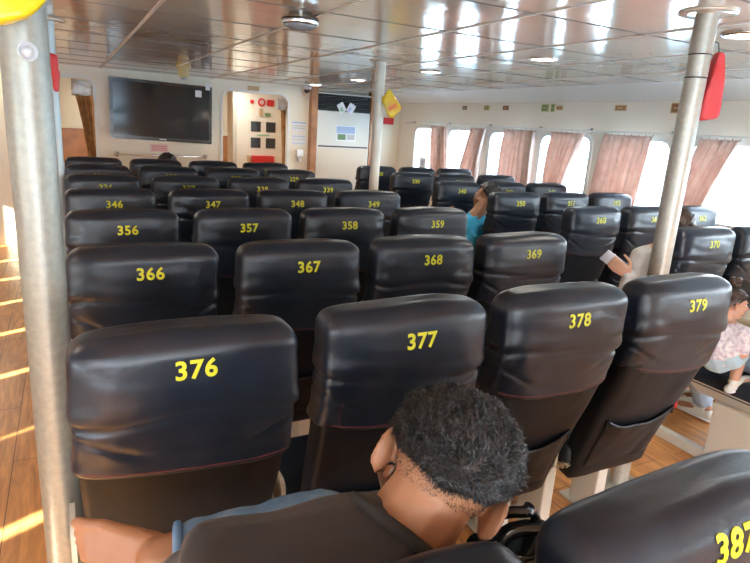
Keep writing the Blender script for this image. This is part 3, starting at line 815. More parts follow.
protos = [build_seat(s) for s in (1, 2, 3, 4)]
used = set()
def place_seat(col, row, label, number, group, lean=0.0, rz=0.0, dx=0, dy=0, dz=0, ry=0):
    k = (col*3+row*5+(row*row)%3) % 4
    pr, bv = protos[k]
    t = copy_tree(pr)
    x = X0+col*W+(GAP if col > 3 else 0)+dx-.012; y = Y0+row*PITCH+dy
    t.location = (x, y, 0); t.rotation_euler = (lean, 0, rz)
    if dz or ry:
        for c in t.children:
            if c.name.startswith(('backrest', 'headrest_cover', 'seat_pocket')): c.location.z += dz; c.location.x -= 1.05*ry; c.rotation_euler.y = ry
    tag(t, label, 'seat', group)
    cov = [c for c in t.children if c.name.startswith('headrest_cover')][0]
    me = text_mesh(number, .0535, .0013, .0006)
    off = -.010 if (row, col) == (0, 0) else -.004
    for v in me.vertices:
        X, Z = v.co.x+off+.012+(.005 if row < 0 else 0), v.co.y+1.050-dz
        h = bv.ray_cast(V((X, -1, Z)), V((0, 1, 0)))
        y_ = h[0].y if h[0] is not None else 0
        v.co = V((X, y_-.0016-v.co.z, Z))
    me.materials.append(M['yellow'])
    o = bpy.data.objects.new('seat_number', me); link(o, cov)
    return t
R_ = random.Random(3)
order = ['left aisle end', 'second from the left aisle', 'third from the left aisle', 'fourth, at the middle aisle', 'first right of the middle aisle', 'second right of the middle aisle', 'by the windows']
grp = 'black leatherette passenger seats'
numbered = {}
def lab_for(row, col, num):
    notes = {
        '376': 'black leatherette seat back numbered 376, large at the left beside the steel pole',
        '377': 'black leatherette seat back numbered 377, right behind the bowed dark haired head',
        '378': 'black leatherette seat back numbered 378, between seats 377 and 379',
        '379': 'black leatherette seat back numbered 379, next to the right aisle and steel pole',
        '387': 'near black seat back cut off at the lower right corner, numbered 387',
        '386': 'near black seat whose shiny top corner pokes up beside the sleeping head'}
    if num in notes: return notes[num]
    if row <= 4: return 'black leatherette seat back with yellow number %s' % num
    if row == 5: return 'black seat in the second farthest row, %s, numbered %s' % (order[col], num)
    return 'black seat in the farthest row before the bulkhead, %s' % order[col]
for row in range(-1, 7):
    for col in range(7):
        if row == -1 and col > 2: continue
        if row == 0 and col > 4: continue
        if row == 1 and col > 5: continue
        num = str(376-10*row+col)
        rr = .0 if row < 1 else R_.uniform(-.012, .012)
        t = place_seat(col, row, lab_for(row, col, num), num, grp, lean=rr, rz=R_.uniform(-.012, .012), dx=.022 if (row, col) == (-1, 0) else 0, ry=(-.03 if col == 0 else -.02) if row < 0 else 0, dz=(-.048 if col == 0 else -.033) if row < 0 else (-.008 if row == 0 and col == 0 else 0))
        if row == 0 and col == 4:
            t['label'] = 'seat across the right aisle, only black cushion and cream tray in view'
            bm = bmesh.new(); bx(bm, -.262, -.242, .615, .65, .215, .295, bev=.006)
            bx(bm, -.258, -.246, .622, .643, .295, .37, bev=.003)
            for sx in [c for c in t.children if c.name.startswith('side_shell')]: bpy.data.objects.remove(sx)
            obj('red_buckle', bm, M['red'], t)
            bm = bmesh.new(); bx(bm, -.235, -.20, .22, .44, .0, .33, bev=.006)
            obj('side_panel', bm, M['cream_plastic'], t, smooth=False)
# mounting rails on the deck
for x, lab in ((2.80, 'cream metal seat rail on the floor right of the aisle'),):
    o = simple('floor_rail', [(x-.022, x+.022, .6, 6.4, 0, .055)], M['cream_plastic'], lab, 'rail', bev=.006)

for pr, bv in protos:
    for c in list(pr.children):
        for g_ in list(c.children): bpy.data.objects.remove(g_)
        bpy.data.objects.remove(c)
    bpy.data.objects.remove(pr)
# ------------------------------------------------------------------ people
def ico(bm, sub=2):
    return bmesh.ops.create_icosphere(bm, subdivisions=sub, radius=1)['verts']
def cap(bm, a, ra, b=None, rb=None, sub=2):
    """tapered round-ended limb as a convex hull of two balls"""
    a = V(a); tmp = bmesh.new()
    for c, r in ((a, ra),) + (((V(b), rb),) if b is not None else ()):
        for v in ico(tmp, sub): v.co = v.co*r + c
    if b is not None:
        r = bmesh.ops.convex_hull(tmp, input=tmp.verts[:])
        dead = list({g for g in r['geom_interior']+r['geom_unused'] if isinstance(g, bmesh.types.BMVert)})
        bmesh.ops.delete(tmp, geom=dead, context='VERTS')
        # faces of the original balls that ended inside the hull
        loose = [f for f in tmp.faces if not f.is_valid]
    me = bpy.data.meshes.new('x'); tmp.to_mesh(me); tmp.free(); bm.from_mesh(me); bpy.data.meshes.remove(me)
def ell(bm, c, r, rot=None, sub=3):
    tmp = bmesh.new()
    for v in ico(tmp, sub):
        p = V((v.co.x*r[0], v.co.y*r[1], v.co.z*r[2]))
        if rot is not None: p = rot @ p
        v.co = p+V(c)
    me = bpy.data.meshes.new('x'); tmp.to_mesh(me); tmp.free(); bm.from_mesh(me); bpy.data.meshes.remove(me)
def fuse(name, bm, m, parent, voxel, smooth=6, fac=.5, disp=None):
    me = bpy.data.meshes.new(name); bm.to_mesh(me); bm.free()
    o = bpy.data.objects.new(name, me); COL.objects.link(o)
    r = o.modifiers.new('r', 'REMESH'); r.mode = 'VOXEL'; r.voxel_size = voxel
    if smooth:
        s = o.modifiers.new('s', 'SMOOTH'); s.iterations = smooth; s.factor = fac
    dg = bpy.context.evaluated_depsgraph_get(); dg.update()
    me2 = bpy.data.meshes.new_from_object(o.evaluated_get(dg)); me2.name = name
    bpy.data.objects.remove(o); bpy.data.meshes.remove(me)
    if disp:
        for v, n in [(v, v.normal.copy()) for v in me2.vertices]: v.co += disp(v.co, n)
    for p in me2.polygons: p.use_smooth = True
    me2.materials.clear(); me2.materials.append(m)
    o = bpy.data.objects.new(name, me2); link(o, parent)
    return o
def basis(up, fwd):
    up = V(up).normalized(); fwd = V(fwd); fwd = (fwd-up*fwd.dot(up)).normalized(); right = fwd.cross(up)
    return Matrix((right, fwd, up)).transposed()
def add_head(bm, c, R, s=1.0, ears=True, face=True):
    c = V(c); P = lambda x, y, z: c + R @ V((x*s, y*s, z*s))
    ell(bm, P(0, -.012, .020), (.074*s, .094*s, .082*s), R)
    ell(bm, P(0, .026, -.030), (.060*s, .066*s, .080*s), R)
    cap(bm, P(0, .050, -.085), .026*s, P(0, .030, -.075), .036*s)
    cap(bm, P(-.045, .012, -.070), .020*s, P(0, .058, -.092), .020*s); cap(bm, P(.045, .012, -.070), .020*s, P(0, .058, -.092), .020*s)
    if face:
        cap(bm, P(0, .086, .012), .009*s, P(0, .108, -.022), .014*s)
        for q in (-1, 1):
            cap(bm, P(q*.012, .096, -.026), .009*s)
            cap(bm, P(q*.014, .086, .030), .009*s, P(q*.042, .074, .028), .008*s)
            cap(bm, P(q*.038, .066, -.012), .018*s, P(q*.030, .060, -.03), .02*s)
        cap(bm, P(-.017, .084, -.052), .0075*s, P(.017, .084, -.052), .0075*s)
        cap(bm, P(-.014, .083, -.062), .008*s, P(.014, .083, -.062), .008*s)
    if ears:
        for q in (-1, 1):
            E = R @ Matrix.Rotation(q*.42, 3, 'Z')
            ec = P(q*.081, -.010, -.006)
            ell(bm, ec+R @ V((q*.003*s, 0, 0)), (.0055*s, .016*s, .028*s), E)
            pts = []
            for k in range(12):
                a = math.radians(-60+k*25)
                pts.append(ec + E @ V((q*.010*s, -.018*s*math.cos(a)*(1.0 if a < 3 else .8)*1.0, .031*s*math.sin(a)+.003*s)))
            for a, b in zip(pts, pts[1:]): cap(bm, a, .0052*s, b, .0052*s, 1)
            cap(bm, ec+E @ V((q*.004*s, 0, -.030*s)), .009*s, ec+E @ V((q*.003*s, .006*s, -.012*s)), .007*s)
def eyes(parent, c, R, s=1.0):
    for q in (-1, 1):
        bm = bmesh.new(); ell(bm, V(c)+R @ V((q*.031*s, .071*s, .008*s)), (.0125*s, .0125*s, .0105*s), R, 2)
        e = obj('eye', bm, M['eye'], parent)
        bm = bmesh.new(); ell(bm, V(c)+R @ V((q*.031*s, .0805*s, .008*s)), (.006*s, .0045*s, .006*s), R, 2)
        obj('iris', bm, M['hair'], e)
def hair_cap(parent, c, R, s, m, name='hair', grow=.012, line=None, rough=.010, sub=5, extra=None, voxel=.006):
    bm = bmesh.new()
    tmp = bmesh.new()
    for v in ico(tmp, sub):
        d = v.co.copy()
        base = V((d.x*.074, d.y*.094-.012, d.z*.084+.020))
        keep = line(d) if line else min(1, max(0, (d.z*.9 - d.y*.75 + .28)*5))
        g = grow*keep - .016*(1-keep)
        p = base + d*(g + (rough*keep*noise.noise(d*7) + rough*.5*keep*noise.noise(d*19)))
        v.co = V(c) + R @ (p*s)
    me = bpy.data.meshes.new(name); tmp.to_mesh(me); tmp.free(); bm.from_mesh(me); bpy.data.meshes.remove(me)
    if extra: extra(bm)
    return obj(name, bm, m, parent)
def hand(bm, wrist, direction, palm_n, s=1.0, curl=.5, spread=.0, side=1, tips=None):
    """palm and five fingers; side=+1: thumb towards +lateral"""
    d = V(direction).normalized(); n = V(palm_n); n = (n-d*n.dot(d)).normalized(); l = d.cross(n)*side
    w = V(wrist)
    for q in (-.026, -.009, .009, .026):
        cap(bm, w+l*q*.6*s+d*.012*s, .014*s, w+d*.085*s+l*q*s*1.1, .0125*s)
    L = (.072, .080, .074, .058)
    for k, q in enumerate((.030, .010, -.011, -.030)):
        b = w+d*.088*s+l*q*s*1.05; dd = d+l*q*spread*6; dd.normalize()
        ang = 0; p = b
        for j, f in enumerate((.45, .32, .23)):
            ang += curl*(.9 if j else .6)
            v = dd*math.cos(ang)+n*math.sin(ang)
            p2 = p+v*L[k]*f*s
            cap(bm, p, (.0092-.0009*j)*s, p2, (.0086-.0010*j)*s); p = p2
    b = w+d*.025*s+l*.030*s; p = b+(d*.55+l*.75+n*.25).normalized()*.038*s
    cap(bm, b, .0145*s, p, .011*s); p2 = p+(d*.9+l*.25+n*.35).normalized()*.030*s; cap(bm, p, .0105*s, p2, .0095*s)
    p3 = p2+(d*.95+n*.4).normalized()*.024*s; cap(bm, p2, .0095*s, p3, .008*s)
def foot(bm, ankle, heel_dir, toe_dir, up, s=1.0, side=1):
    a = V(ankle); t = V(toe_dir).normalized(); u = V(up); u = (u-t*u.dot(t)).normalized(); l = t.cross(u)*side
    heel = a - t*.045*s - u*.045*s
    cap(bm, a, .034*s, heel, .028*s)
    for q in (-.028, -.010, .012, .030):
        cap(bm, a+t*.02*s-u*.02*s+l*q*.4*s, .028*s, a+t*.125*s-u*.045*s+l*q*s, .017*s)
    cap(bm, heel, .026*s, a+t*.10*s-u*.050*s, .022*s)
    for q, L, r in ((.034, .052, .0135), (.014, .046, .0098), (-.002, .040, .0092), (-.017, .033, .0088), (-.031, .026, .0084)):
        b = a+t*.128*s-u*.046*s+l*q*s; m_ = b+t*L*.55*s+u*.004*s; e = b+t*L*s-u*.006*s
        cap(bm, b, r*1.05*s, m_, r*s); cap(bm, m_, r*s, e, r*.95*s)
def seated(name, loc, label, J, s, look, lean, mats, sleeves, group=None, voxel=.007, hairfn=None, shoes=True, cat='person', hands=None, head_up=None, trousers=True):
    """J: joints relative to loc. One continuous skin body; clothes and hair are its children."""
    T = empty(name, loc); tag(T, label, cat, group)
    g = lambda k: V(J[k])
    chest, pel, neck, head = g('chest'), g('pelvis'), g('neck'), g('head')
    R = basis(head_up or (head-neck), look)
    bm = bmesh.new()
    add_head(bm, head, R, s)
    cap(bm, neck-(head-neck).normalized()*.03*s, .058*s, head+R @ V((0, -.015*s, -.05*s)), .050*s)
    cap(bm, chest, .115*s, pel, .125*s); 
    ax = (g('sl')-g('sr')).normalized()
    for q in (-1, 1):
        cap(bm, chest+ax*q*.055*s, .098*s, pel+ax*q*.05*s, .100*s)
        cap(bm, neck+ax*q*.02*s, .05*s, (g('sl') if q > 0 else g('sr')), .052*s)
        cap(bm, chest+ax*q*.06*s, .09*s, (g('sl') if q > 0 else g('sr'))-V((0,0,.02*s)), .055*s)
    for a in 'lr':
        cap(bm, g('s'+a), .052*s, g('e'+a), .040*s); cap(bm, g('e'+a), .040*s, g('w'+a), .026*s)
        hd = (g('w'+a)-g('e'+a)); hn = V((0, 0, -1)); cu = .5
        if hands and a in hands: hd, hn, cu = V(hands[a][0]), V(hands[a][1]), hands[a][2]
        hand(bm, g('w'+a), hd, hn, s, curl=cu, side=(1 if a == 'r' else -1))
        hip = pel+ax*(.085*s if a == 'l' else -.085*s)
        cap(bm, hip, .088*s, g('k'+a), .058*s); cap(bm, g('k'+a), .056*s, g('a'+a), .036*s)
        foot(bm, g('a'+a), None, V(J.get('t'+a, (0, 1, -.05))), V((0, 0, 1)), s, 1 if a == 'r' else -1)
    b = fuse('body', bm, mats['skin'], T, voxel, 4)
    eyes(b, head, R, s)
    wr = lambda amp, f: (lambda p, n: n*(amp*noise.noise(p*f)+amp*.5*noise.noise(p*f*2.3)))
    bm = bmesh.new()
    cap(bm, chest, .128*s, pel, .140*s)
    for q in (-1, 1):
        cap(bm, chest+ax*q*.055*s, .110*s, pel+ax*q*.05*s, .113*s)
        cap(bm, neck+ax*q*.02*s-V((0,0,.015*s)), .054*s, (g('sl') if q > 0 else g('sr')), .062*s)
        cap(bm, chest+ax*q*.06*s, .10*s, (g('sl') if q > 0 else g('sr'))-V((0,0,.02*s)), .066*s)
        a = 'l' if q > 0 else 'r'
        e, w_ = g('e'+a), g('w'+a)
        end = g('s'+a).lerp(e, .75)
        if sleeves == 'long': cap(bm, g('s'+a), .064*s, e, .054*s); cap(bm, e, .054*s, e.lerp(w_, .93), .040*s)
        else: cap(bm, g('s'+a), .063*s, end, .056*s)
    fuse('shirt', bm, mats['shirt'], b, voxel, 4, disp=wr(.006*s, 16))
    if trousers:
        bm = bmesh.new()
        cap(bm, pel+V((0, 0, -.01)), .138*s, pel+V((0, .03, .03)), .130*s)
        for a in 'lr':
            hip = pel+ax*(.085*s if a == 'l' else -.085*s)
            cap(bm, hip, .100*s, g('k'+a), .070*s)
            if trousers != 'short': cap(bm, g('k'+a), .069*s, g('k'+a).lerp(g('a'+a), .93), .052*s)
        fuse('trousers', bm, mats['trousers'], b, voxel, 4, disp=wr(.006*s, 15))
    if shoes:
        for a in 'lr':
            bm = bmesh.new(); t = V(J.get('t'+a, (0, 1, -.05))).normalized()
            an = g('a'+a)
            cap(bm, an-t*.045*s-V((0,0,.05*s)), .036*s, an+t*.15*s-V((0,0,.055*s)), .036*s)
            cap(bm, an-V((0,0,.01*s)), .044*s, an+t*.12*s-V((0,0,.045*s)), .034*s)
            sh = fuse('shoe', bm, mats['shoe'], b, .005, 3)
            bm = bmesh.new(); cap(bm, an-t*.045*s-V((0,0,.076*s)), .030*s, an+t*.155*s-V((0,0,.08*s)), .030*s)
            for v in bm.verts: v.co.z = max(v.co.z, (an.z-.092*s)); v.co.z = min(v.co.z, an.z-.074*s)
            obj('shoe_sole', fix(bm), M['paper'], sh)
    if hairfn: hairfn(b, head, R, s)
    return T, b, R

# --- the sleeping man bowed forward between the near seats
HC = V((.441, .592, 1.068))                      # between the ears, slightly above
up = V((.62, .16, .76)).normalized(); fw_ = V((.50, .74, -.50))
HR = basis(up, fw_)
man = empty('sleeping_person', (.2, .65, .47)); tag(man, 'person asleep bent forward in a charcoal shirt and blue jeans, head bowed', 'person')
man_o = V((.2, .65, .47))
L = lambda p: V(p)-man_o
bm = bmesh.new()
hc = L(HC)
hs = .98
add_head(bm, hc, HR, hs, ears=False)
for q in (-1, 1):                                 # larger, standing-out ears, seen from behind
    E = HR @ Matrix.Rotation(q*.30, 3, 'Z')
    ec = hc + HR @ V((q*.078, -.014, -.012))
    ell(bm, ec+E @ V((q*.004, 0, 0)), (.0060, .014, .024), E)
    pts = [ec + E @ V((q*.012, -.017*math.cos(math.radians(-70+k*22)), .027*math.sin(math.radians(-70+k*22))+.003)) for k in range(13)]
    for a, b in zip(pts, pts[1:]): cap(bm, a, .0060, b, .0060, 1)
    cap(bm, ec+E @ V((q*.006, .000, -.024)), .0085, ec+E @ V((q*.002, .008, -.008)), .008)
neck_t = hc + HR @ V((0, -.028, -.035)); neckb = L((.350, .566, .982))
cap(bm, neck_t, .060, neckb, .068)
shl, shr = L((.150, .625, .975)), L((.440, .450, .880))
shr = L((.46, .575, .860))
chest, belly, pel = L((.265, .640, .80)), L((.215, .665, .66)), L((.19, .66, .575))
cap(bm, neckb, .066, chest, .11); cap(bm, chest, .125, belly, .115); cap(bm, belly, .12, pel, .125)
cap(bm, shl, .056, neckb, .060); cap(bm, shr, .053, neckb, .058); cap(bm, chest, .11, shl, .062); cap(bm, chest, .10, shr, .058)
el, wl = L((.10, .82, .77)), L((.27, .93, .70)); er, wr_ = L((.49, .76, .72)), L((.52, .84, .86))
cap(bm, shl, .054, el, .042); cap(bm, el, .042, wl, .027); cap(bm, shr, .052, er, .042); cap(bm, er, .042, wr_, .027)
hand(bm, wl, (.8, .3, -.3), (0, -.4, -1), 1, .45, side=-1); hand(bm, wr_, (-.25, -.45, .75), (-.6, -.6, 0), 1, .4, side=1)
kl, al = L((.385, .880, .795)), L((.098, .925, .785))
hipl, hipr = L((.13, .67, .56)), L((.27, .67, .56))
cap(bm, hipl, .09, kl, .060); cap(bm, kl, .058, al, .037)
kr, ar = L((.36, 1.02, .46)), L((.36, .93, .10))
cap(bm, hipr, .088, kr, .058); cap(bm, kr, .056, ar, .037)
foot(bm, al+V((.008, 0, .0)), None, (-1, .30, .20), (0, -1, .35), .88, 1)
foot(bm, ar, None, (.1, 1, -.02), (0, 0, 1), 1, 1)
mb = fuse('body', bm, M['skin'], man, .0042, 5)
eyes(mb, hc, HR, hs)
bm = bmesh.new()                                  # charcoal shirt
cap(bm, neckb+V((.000, .004, -.006)), .090, chest, .128)
cap(bm, chest, .140, belly, .130); cap(bm, belly, .134, pel, .138)
cap(bm, shl, .074, neckb+V((-.006, .003, -.008)), .088); cap(bm, shr, .067, neckb+V((.0, 0, -.008)), .086)
cap(bm, chest, .122, shl, .074); cap(bm, chest, .115, shr, .068)
cap(bm, shl, .068, shl.lerp(el, .75), .062); cap(bm, shr, .066, shr.lerp(er, .75), .060)
cap(bm, L((.20, .64, .91)), .085, L((.28, .60, .915)), .085)
def shirt_fold(p, n):
    q = p+man_o
    f = .0045*math.sin(38*(q.x*.8+q.z*.9)+5*noise.noise(q*6)) * (.5+.8*abs(noise.noise(q*5)))
    return n*(f+.006*noise.noise(q*9))
sh = fuse('shirt', bm, M['tee'], mb, .0045, 6, disp=shirt_fold)
# knitted collar ring round the neck
nd = (hc-neckb).normalized()
NB = basis(nd, V((0, 1, 0)))
bm = bmesh.new(); n_ = 40; pts = []
for k in range(n_+1):
    a = 2*PI*k/n_
    pts.append(neckb+V((.004, .004, .010)) + NB @ V((.080*math.cos(a), .080*math.sin(a), .022)))
tube(bm, pts, .0085, 10, cap=False)
obj('shirt_collar', bm, mat('black knit collar', (.018, .017, .018), .9, bump=(90, .3, .001)), sh)
bm = bmesh.new()                                  # jeans
cap(bm, pel+V((0, 0, -.01)), .13, belly+V((0, .02, -.04)), .125)
cap(bm, hipl, .103, kl, .073); cap(bm, kl, .071, kl.lerp(al, .80), .053)
cap(bm, hipr, .10, kr, .071); cap(bm, kr, .069, kr.lerp(ar, .93), .052)
def denim_fold(p, n):
    q = p+man_o
    return n*(.005*noise.noise(V((q.x*26, q.y*9, q.z*18)))+.004*math.sin(q.x*60+4*noise.noise(q*8))*max(0, noise.noise(q*4+V((3, 0, 0)))))
jn = fuse('jeans', bm, M['jeans'], mb, .005, 5, disp=denim_fold)
ce_ = kl.lerp(al, .80)+(al-kl).normalized()*.030; sd = (al-kl).normalized()
CB = basis(sd, V((0, -1, .3)))
bm = bmesh.new()
for rr, off in ((.0475, -.006),):
    tube(bm, [ce_+CB @ V((rr*math.cos(2*PI*k/32), rr*math.sin(2*PI*k/32), off)) for k in range(33)], .0085, 8, cap=False)
obj('rolled_cuff', bm, M['jeans'], jn)
# curly hair: a short faded nape and a thick crown of curls
def sleeper_line(d):
    t = d.z*.95 - d.y*.35 + .30*max(0, -d.y)
    base = d.z*1.0 + .50 - .25*abs(d.x) - max(0, d.y)*1.1
    return min(1, max(0, base*1.7))
bm = bmesh.new()
for v in ico(bm, 6):
    d = v.co.copy(); k = sleeper_line(d)
    base = V((d.x*.074, d.y*.094-.012, d.z*.082+.020))*hs
    g = .019*min(1, k*1.2)-.006*(1-min(1, k*3))
    g += k*(.0085*noise.noise(d*5)+.0045*noise.noise(d*13)+.0018*noise.noise(d*30))
    v.co = hc+HR @ (base+d*g)
hr = obj('hair', bm, M['hair'], mb)
rnd = random.Random(11)
verts, faces = [], []
def strand(root, nrm, length, curl, r0):
    a = nrm.orthogonal().normalized(); a = Matrix.Rotation(rnd.random()*6.28, 3, nrm) @ a; b = nrm.cross(a)
    lay = a*rnd.uniform(-.2, 1.0)
    turns = rnd.uniform(.8, 1.9); ph = rnd.random()*6.28; n = 6 if curl > .002 else 2; i0 = len(verts)
    for j in range(n+1):
        t = j/n
        c = root + (nrm*.75+lay*.65*t)*length*t + (a*math.cos(ph+turns*6.28*t)+b*math.sin(ph+turns*6.28*t))*curl*t**.5
        r = r0*(1-.6*t)
        for q in range(3):
            an = 2.094*q; verts.append(c+(a*math.cos(an)+b*math.sin(an))*r)
    for j in range(n):
        for q in range(3):
            x = i0+3*j; faces.append((x+q, x+(q+1)%3, x+3+(q+1)%3, x+3+q))
for _ in range(27000):
    z = rnd.uniform(-.95, 1); th = rnd.uniform(0, 6.283); rr = math.sqrt(1-z*z); d = V((rr*math.cos(th), rr*math.sin(th), z))
    if d.y > .75: continue
    k = sleeper_line(d)
    base = V((d.x*.074, d.y*.094-.012, d.z*.082+.020))*hs
    nrm = (HR @ V((d.x/.074, d.y/.094, d.z/.082))).normalized()
    cl = noise.noise(d*9)
    if k > .38:
        strand(hc+HR @ (base+d*(.010+.0085*noise.noise(d*5)+.0045*noise.noise(d*13))*k), nrm, (.012+.013*k)*(1+.6*cl), .0046*(.6+k*.6), .00080)
    elif rnd.random() < k*5+.22 and d.z > -.85 and d.y < .1:
        strand(hc+HR @ base, (nrm+HR @ V((0, 0, -.8))).normalized(), .0035+.026*k, .0006+.004*k, .00038+.0007*k)
me = bpy.data.meshes.new('curls'); me.from_pydata([tuple(v) for v in verts], [], faces); me.materials.append(M['hair'])
cu = bpy.data.objects.new('curls', me); link(cu, hr); cu['kind'] = 'stuff'

# --- black leather bag on the seat beside the sleeper
bg_ = empty('leather_bag', (.90, .86, .470)); tag(bg_, 'shiny black leather bag beyond the sleeping head', 'bag')
bm = bmesh.new(); bx(bm, -.13, .11, -.09, .09, 0, .15, bev=.045, seg=5)
bmesh.ops.subdivide_edges(bm, edges=bm.edges[:], cuts=3, use_grid_fill=True)
for v in bm.verts: v.co += V((noise.noise(v.co*14), noise.noise(v.co*14+V((4, 0, 0))), noise.noise(v.co*13+V((0, 8, 0)))*.6))*.016
for v in bm.verts: v.co.z = max(v.co.z, .001)
obj('bag_body', bm, M['bag'], bg_)
for k, (y, h, xx) in enumerate(((-.045, .235, -.03), (.03, .22, .0))):
    bm = bmesh.new(); pts = [(xx-.085+.17*t, y+.012*math.sin(t*9), .125+(h-.125)*math.sin(PI*t)**.6) for t in [i/16 for i in range(17)]]
    tube(bm, pts, .011, 10)
    for v in bm.verts: v.co.y = y+(v.co.y-y)*1.6
    obj('bag_handle', bm, M['bag'], bg_)
bm = bmesh.new(); tube(bm, [(-.12+.24*t, -.05+.01*math.sin(t*7), .150+.006*math.sin(t*12)) for t in [i/12 for i in range(13)]], .006, 8); obj('bag_piping', bm, M['bag'], bg_)

# --- person in grey holding a phone, in seat 370
def short_hair(m, grow=.014): return lambda b, h, R, s: hair_cap(b, h, R, s, m, grow=grow)
base = dict(pelvis=(0, .0, .13), chest=(-.02, -.03, .40), neck=(-.02, -.02, .545), head=(-.01, .01, .66),
            sl=(-.18, -.02, .50), sr=(.16, -.02, .50), el=(-.24, .10, .28), er=(.22, .12, .26), wl=(-.20, .30, .34), wr=(.10, .32, .24),
            kl=(-.11, .40, .13), kr=(.11, .40, .13), al=(-.12, .42, -.26), ar=(.12, .42, -.26))
def J(**k): d = dict(base); d.update(k); return d
mats = dict(skin=M['skin_light'], shirt=M['grey_cloth'], trousers=M['dark_cloth'], shoe=M['dark_cloth'])
ph_loc = (3.06, 2.25, .36)
PD = V((-.66, .40, .50)).normalized(); PN = V((.45, .75, .30)); PN = (PN-PD*PN.dot(PD)).normalized()
T, b, R = seated('seated_person', ph_loc, 'person in light grey long sleeves holding up a phone beside seat 370',
    J(pelvis=(-.02, .0, .20), chest=(-.02, -.02, .45), neck=(.04, -.03, .60), head=(.125, -.02, .715), sl=(-.14, -.03, .55), sr=(.20, 0, .52),
      el=(-.225, -.03, .25), wl=(-.235, -.040, .450), er=(.24, .12, .26), wr=(.12, .30, .18)),
    1.0, (.3, 1, -.55), None, mats, 'long', hairfn=short_hair(M['hair_brown'], .012),
    hands={'l': (tuple(PD), tuple(PN), .70)}, head_up=(.25, .05, 1))
pw = V(ph_loc)+V((-.235, -.040, .450))
ph = empty('phone', tuple(pw+PD*.105+PN*.030)); tag(ph, 'silver grey phone held in the hand of the person in grey', 'phone')
ph.rotation_euler = Matrix((PD, PN.cross(PD), PN)).transposed().to_euler()
bm = bmesh.new(); bx(bm, -.078, .078, -.037, .037, -.004, .004, bev=.0035, seg=3); obj('phone_body', bm, M['phone'], ph)
bm = bmesh.new(); bx(bm, -.072, .072, -.033, .033, .0041, .0046); obj('phone_screen', bm, M['screen'], ph, smooth=False)

# --- person in blue in seat 350
mats = dict(skin=M['skin'], shirt=M['blue_cloth'], trousers=M['dark_cloth'], shoe=M['dark_cloth'])
T, b, R = seated('seated_person', (2.98, 3.83, .36), 'dark haired person in a bright blue shirt leaning out beside seat 350',
    J(chest=(-.08, -.08, .42), neck=(-.10, -.07, .555), head=(.01, -.03, .695), sl=(-.20, -.10, .50), sr=(.10, -.06, .50), el=(-.27, -.08, .30), wl=(-.305, .0, .46), pelvis=(0, 0, .19)),
    1.0, (-.45, 1, -.35), None, mats, 'short', hairfn=short_hair(M['hair'], .020), hands={'l': ((-.1, .1, 1), (1, .2, 0), .5)})
# --- far person whose dark hair shows over the last row
mats = dict(skin=M['skin'], shirt=M['dark_cloth'], trousers=M['dark_cloth'], shoe=M['dark_cloth'])
T, b, R = seated('seated_person', (.87, 6.08, .36), 'person in the farthest row, only dark hair showing above the seats under the rail',
    J(pelvis=(0, 0, .19), head=(-.01, -.03, .70), neck=(0, -.03, .59), chest=(0, -.03, .46), sl=(-.17, -.02, .56), sr=(.17, -.02, .56)), 1.0, (0, 1, -.1), None, mats, 'short', hairfn=short_hair(M['hair'], .016), voxel=.010)
# --- adult in jeans at the right edge, in the seat across the aisle
mats = dict(skin=M['skin'], shirt=M['beige_cloth'], trousers=M['jeans_pale'], shoe=M['shoe'])
T, b, R = seated('seated_person', (3.08, 1.46, .36), 'adult in pale jeans and beige top at the right edge, across the aisle',
    J(pelvis=(.02, .0, .20), chest=(.03, -.03, .47), neck=(.03, -.02, .61), head=(.05, .0, .74), sl=(-.15, -.03, .55), sr=(.21, -.02, .55), el=(-.10, .06, .30), wl=(-.21, .16, .27), wr=(0, .25, .30), kl=(-.17, .38, .17), kr=(.10, .42, .17), al=(.14, .40, -.26), ar=(.30, .46, -.26)),
    1.0, (-.6, .6, -.4), None, mats, 'long', hairfn=short_hair(M['hair'], .016))
# --- little child on the adult's knee
cs_ = .62
mats = dict(skin=M['skin_light'], shirt=M['child_cloth'], trousers=M['shorts'], shoe=M['shoe'])
def child_hair(b, h, R, s):
    def bun(bm):
        for c, r in (((0, -.020, .118), .030), ((.016, -.018, .145), .022), ((-.02, -.03, .142), .020), ((.02, -.04, .13), .02)):
            ell(bm, h+R @ (V(c)*s*1.25), (r*s*1.25,)*3, R, 3)
    hair_cap(b, h, R, s, M['hair_brown'], grow=.016, extra=bun)
T, b, R = seated('child', (2.70, 1.545, .60), 'small child with a topknot, white patterned top and white shoes on the adult lap', dict(
    pelvis=(.00, .0, .0), chest=(.0, -.01, .09), neck=(.0, .0, .155), head=(.03, .0, .245), sl=(-.015, .085, .13), sr=(.0, -.085, .13),
    el=(.05, .12, .06), er=(.015, -.10, .035), wl=(.12, .08, .05), wr=(.105, -.065, .070), kl=(.12, .07, .015), kr=(.085, -.05, .005), al=(.14, .07, -.125), ar=(.085, -.055, -.130), tl=(1, 0, .1), tr=(1, -.1, .35)),
    cs_, (.80, -.60, -.30), None, mats, 'short', hairfn=child_hair, voxel=.005, head_up=(.12, 0, 1), trousers='short')
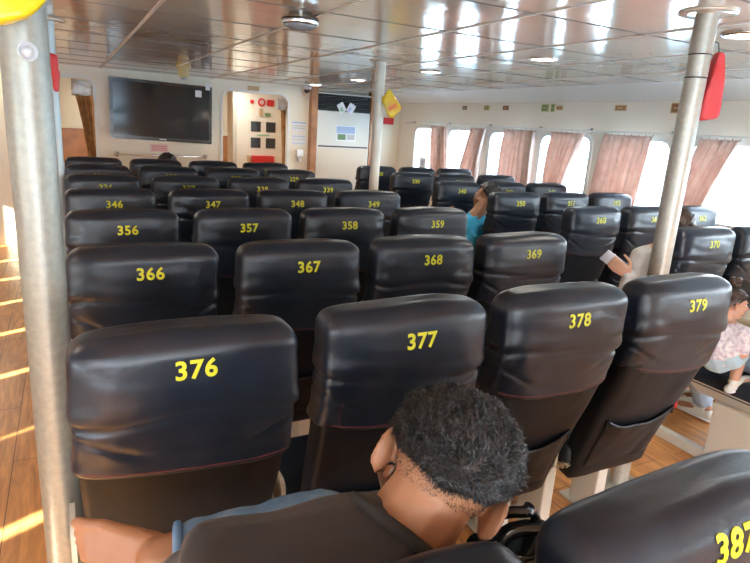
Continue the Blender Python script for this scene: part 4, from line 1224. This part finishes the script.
# ------------------------------------------------------------------ camera, sky and sun
rv = V((0.88849065, -0.4546072, 0.06258323)); uv = V((0.06224925, 0.25451565, 0.96506311)); fv = V((0.45465305, 0.8535538, -0.25443373))
cd = bpy.data.cameras.new('camera'); cam = bpy.data.objects.new('camera', cd); COL.objects.link(cam)
mw = Matrix((rv, uv, -fv)).transposed().to_4x4(); mw.translation = V((0, 0, 1.53726))
cam.matrix_world = mw
cd.sensor_width = 36; cd.lens = 583.574/750*36; cd.clip_start = .02; cd.clip_end = 600
bpy.context.scene.camera = cam
w = bpy.data.worlds.new('sky'); w.use_nodes = True; bpy.context.scene.world = w
nt = w.node_tree; bg = nt.nodes['Background']
tc = nt.nodes.new('ShaderNodeTexCoord'); sx = nt.nodes.new('ShaderNodeSeparateXYZ'); nt.links.new(tc.outputs['Generated'], sx.inputs[0])
cr = nt.nodes.new('ShaderNodeValToRGB'); nt.links.new(sx.outputs['Z'], cr.inputs['Fac'])
cr.color_ramp.elements[0].position = 0; cr.color_ramp.elements[0].color = (.93, .96, 1, 1)
cr.color_ramp.elements[1].position = .8; cr.color_ramp.elements[1].color = (.50, .68, 1, 1)
nt.links.new(cr.outputs['Color'], bg.inputs['Color']); bg.inputs['Strength'].default_value = SKY
s = bpy.data.lights.new('sun', 'SUN'); s.energy = SUN; s.angle = math.radians(.8); s.color = (1, .93, .80)
so = bpy.data.objects.new('sun', s); link(so)
so.rotation_euler = V((1, .5, -.52)).to_track_quat('-Z', 'Y').to_euler()
# portals help sample the daylight that comes in through the windows
for xs, z, sg in ((XR+.09, 1.26, 1), (XL-.09, 1.28, -1)):
    l = bpy.data.lights.new('window_portal', 'AREA'); l.shape = 'RECTANGLE'; l.size = .64; l.size_y = 12
    l.cycles.is_portal = True
    o = bpy.data.objects.new('window_portal', l); link(o); o.location = (xs, 2.4, z)
    o.rotation_euler = (0, PI/2*sg, 0)
l = bpy.data.lights.new('window_portal', 'AREA'); l.shape = 'RECTANGLE'; l.size = 6.6; l.size_y = 1.85
l.cycles.is_portal = True
o = bpy.data.objects.new('window_portal', l); link(o); o.location = (1.05, YB-.12, .95); o.rotation_euler = (PI/2, 0, 0)
sc = bpy.context.scene
sc.view_settings.view_transform = 'Standard'; sc.view_settings.look = 'None'; sc.view_settings.gamma = 1
sc.view_settings.use_curve_mapping = False; sc.view_settings.exposure = EXPO
sc.cycles.max_bounces = 10; sc.cycles.diffuse_bounces = 6; sc.cycles.glossy_bounces = 5; sc.cycles.transparent_max_bounces = 12
sc.cycles.use_denoising = True; sc.cycles.sample_clamp_indirect = 8
sc.cycles.caustics_reflective = False; sc.cycles.caustics_refractive = False
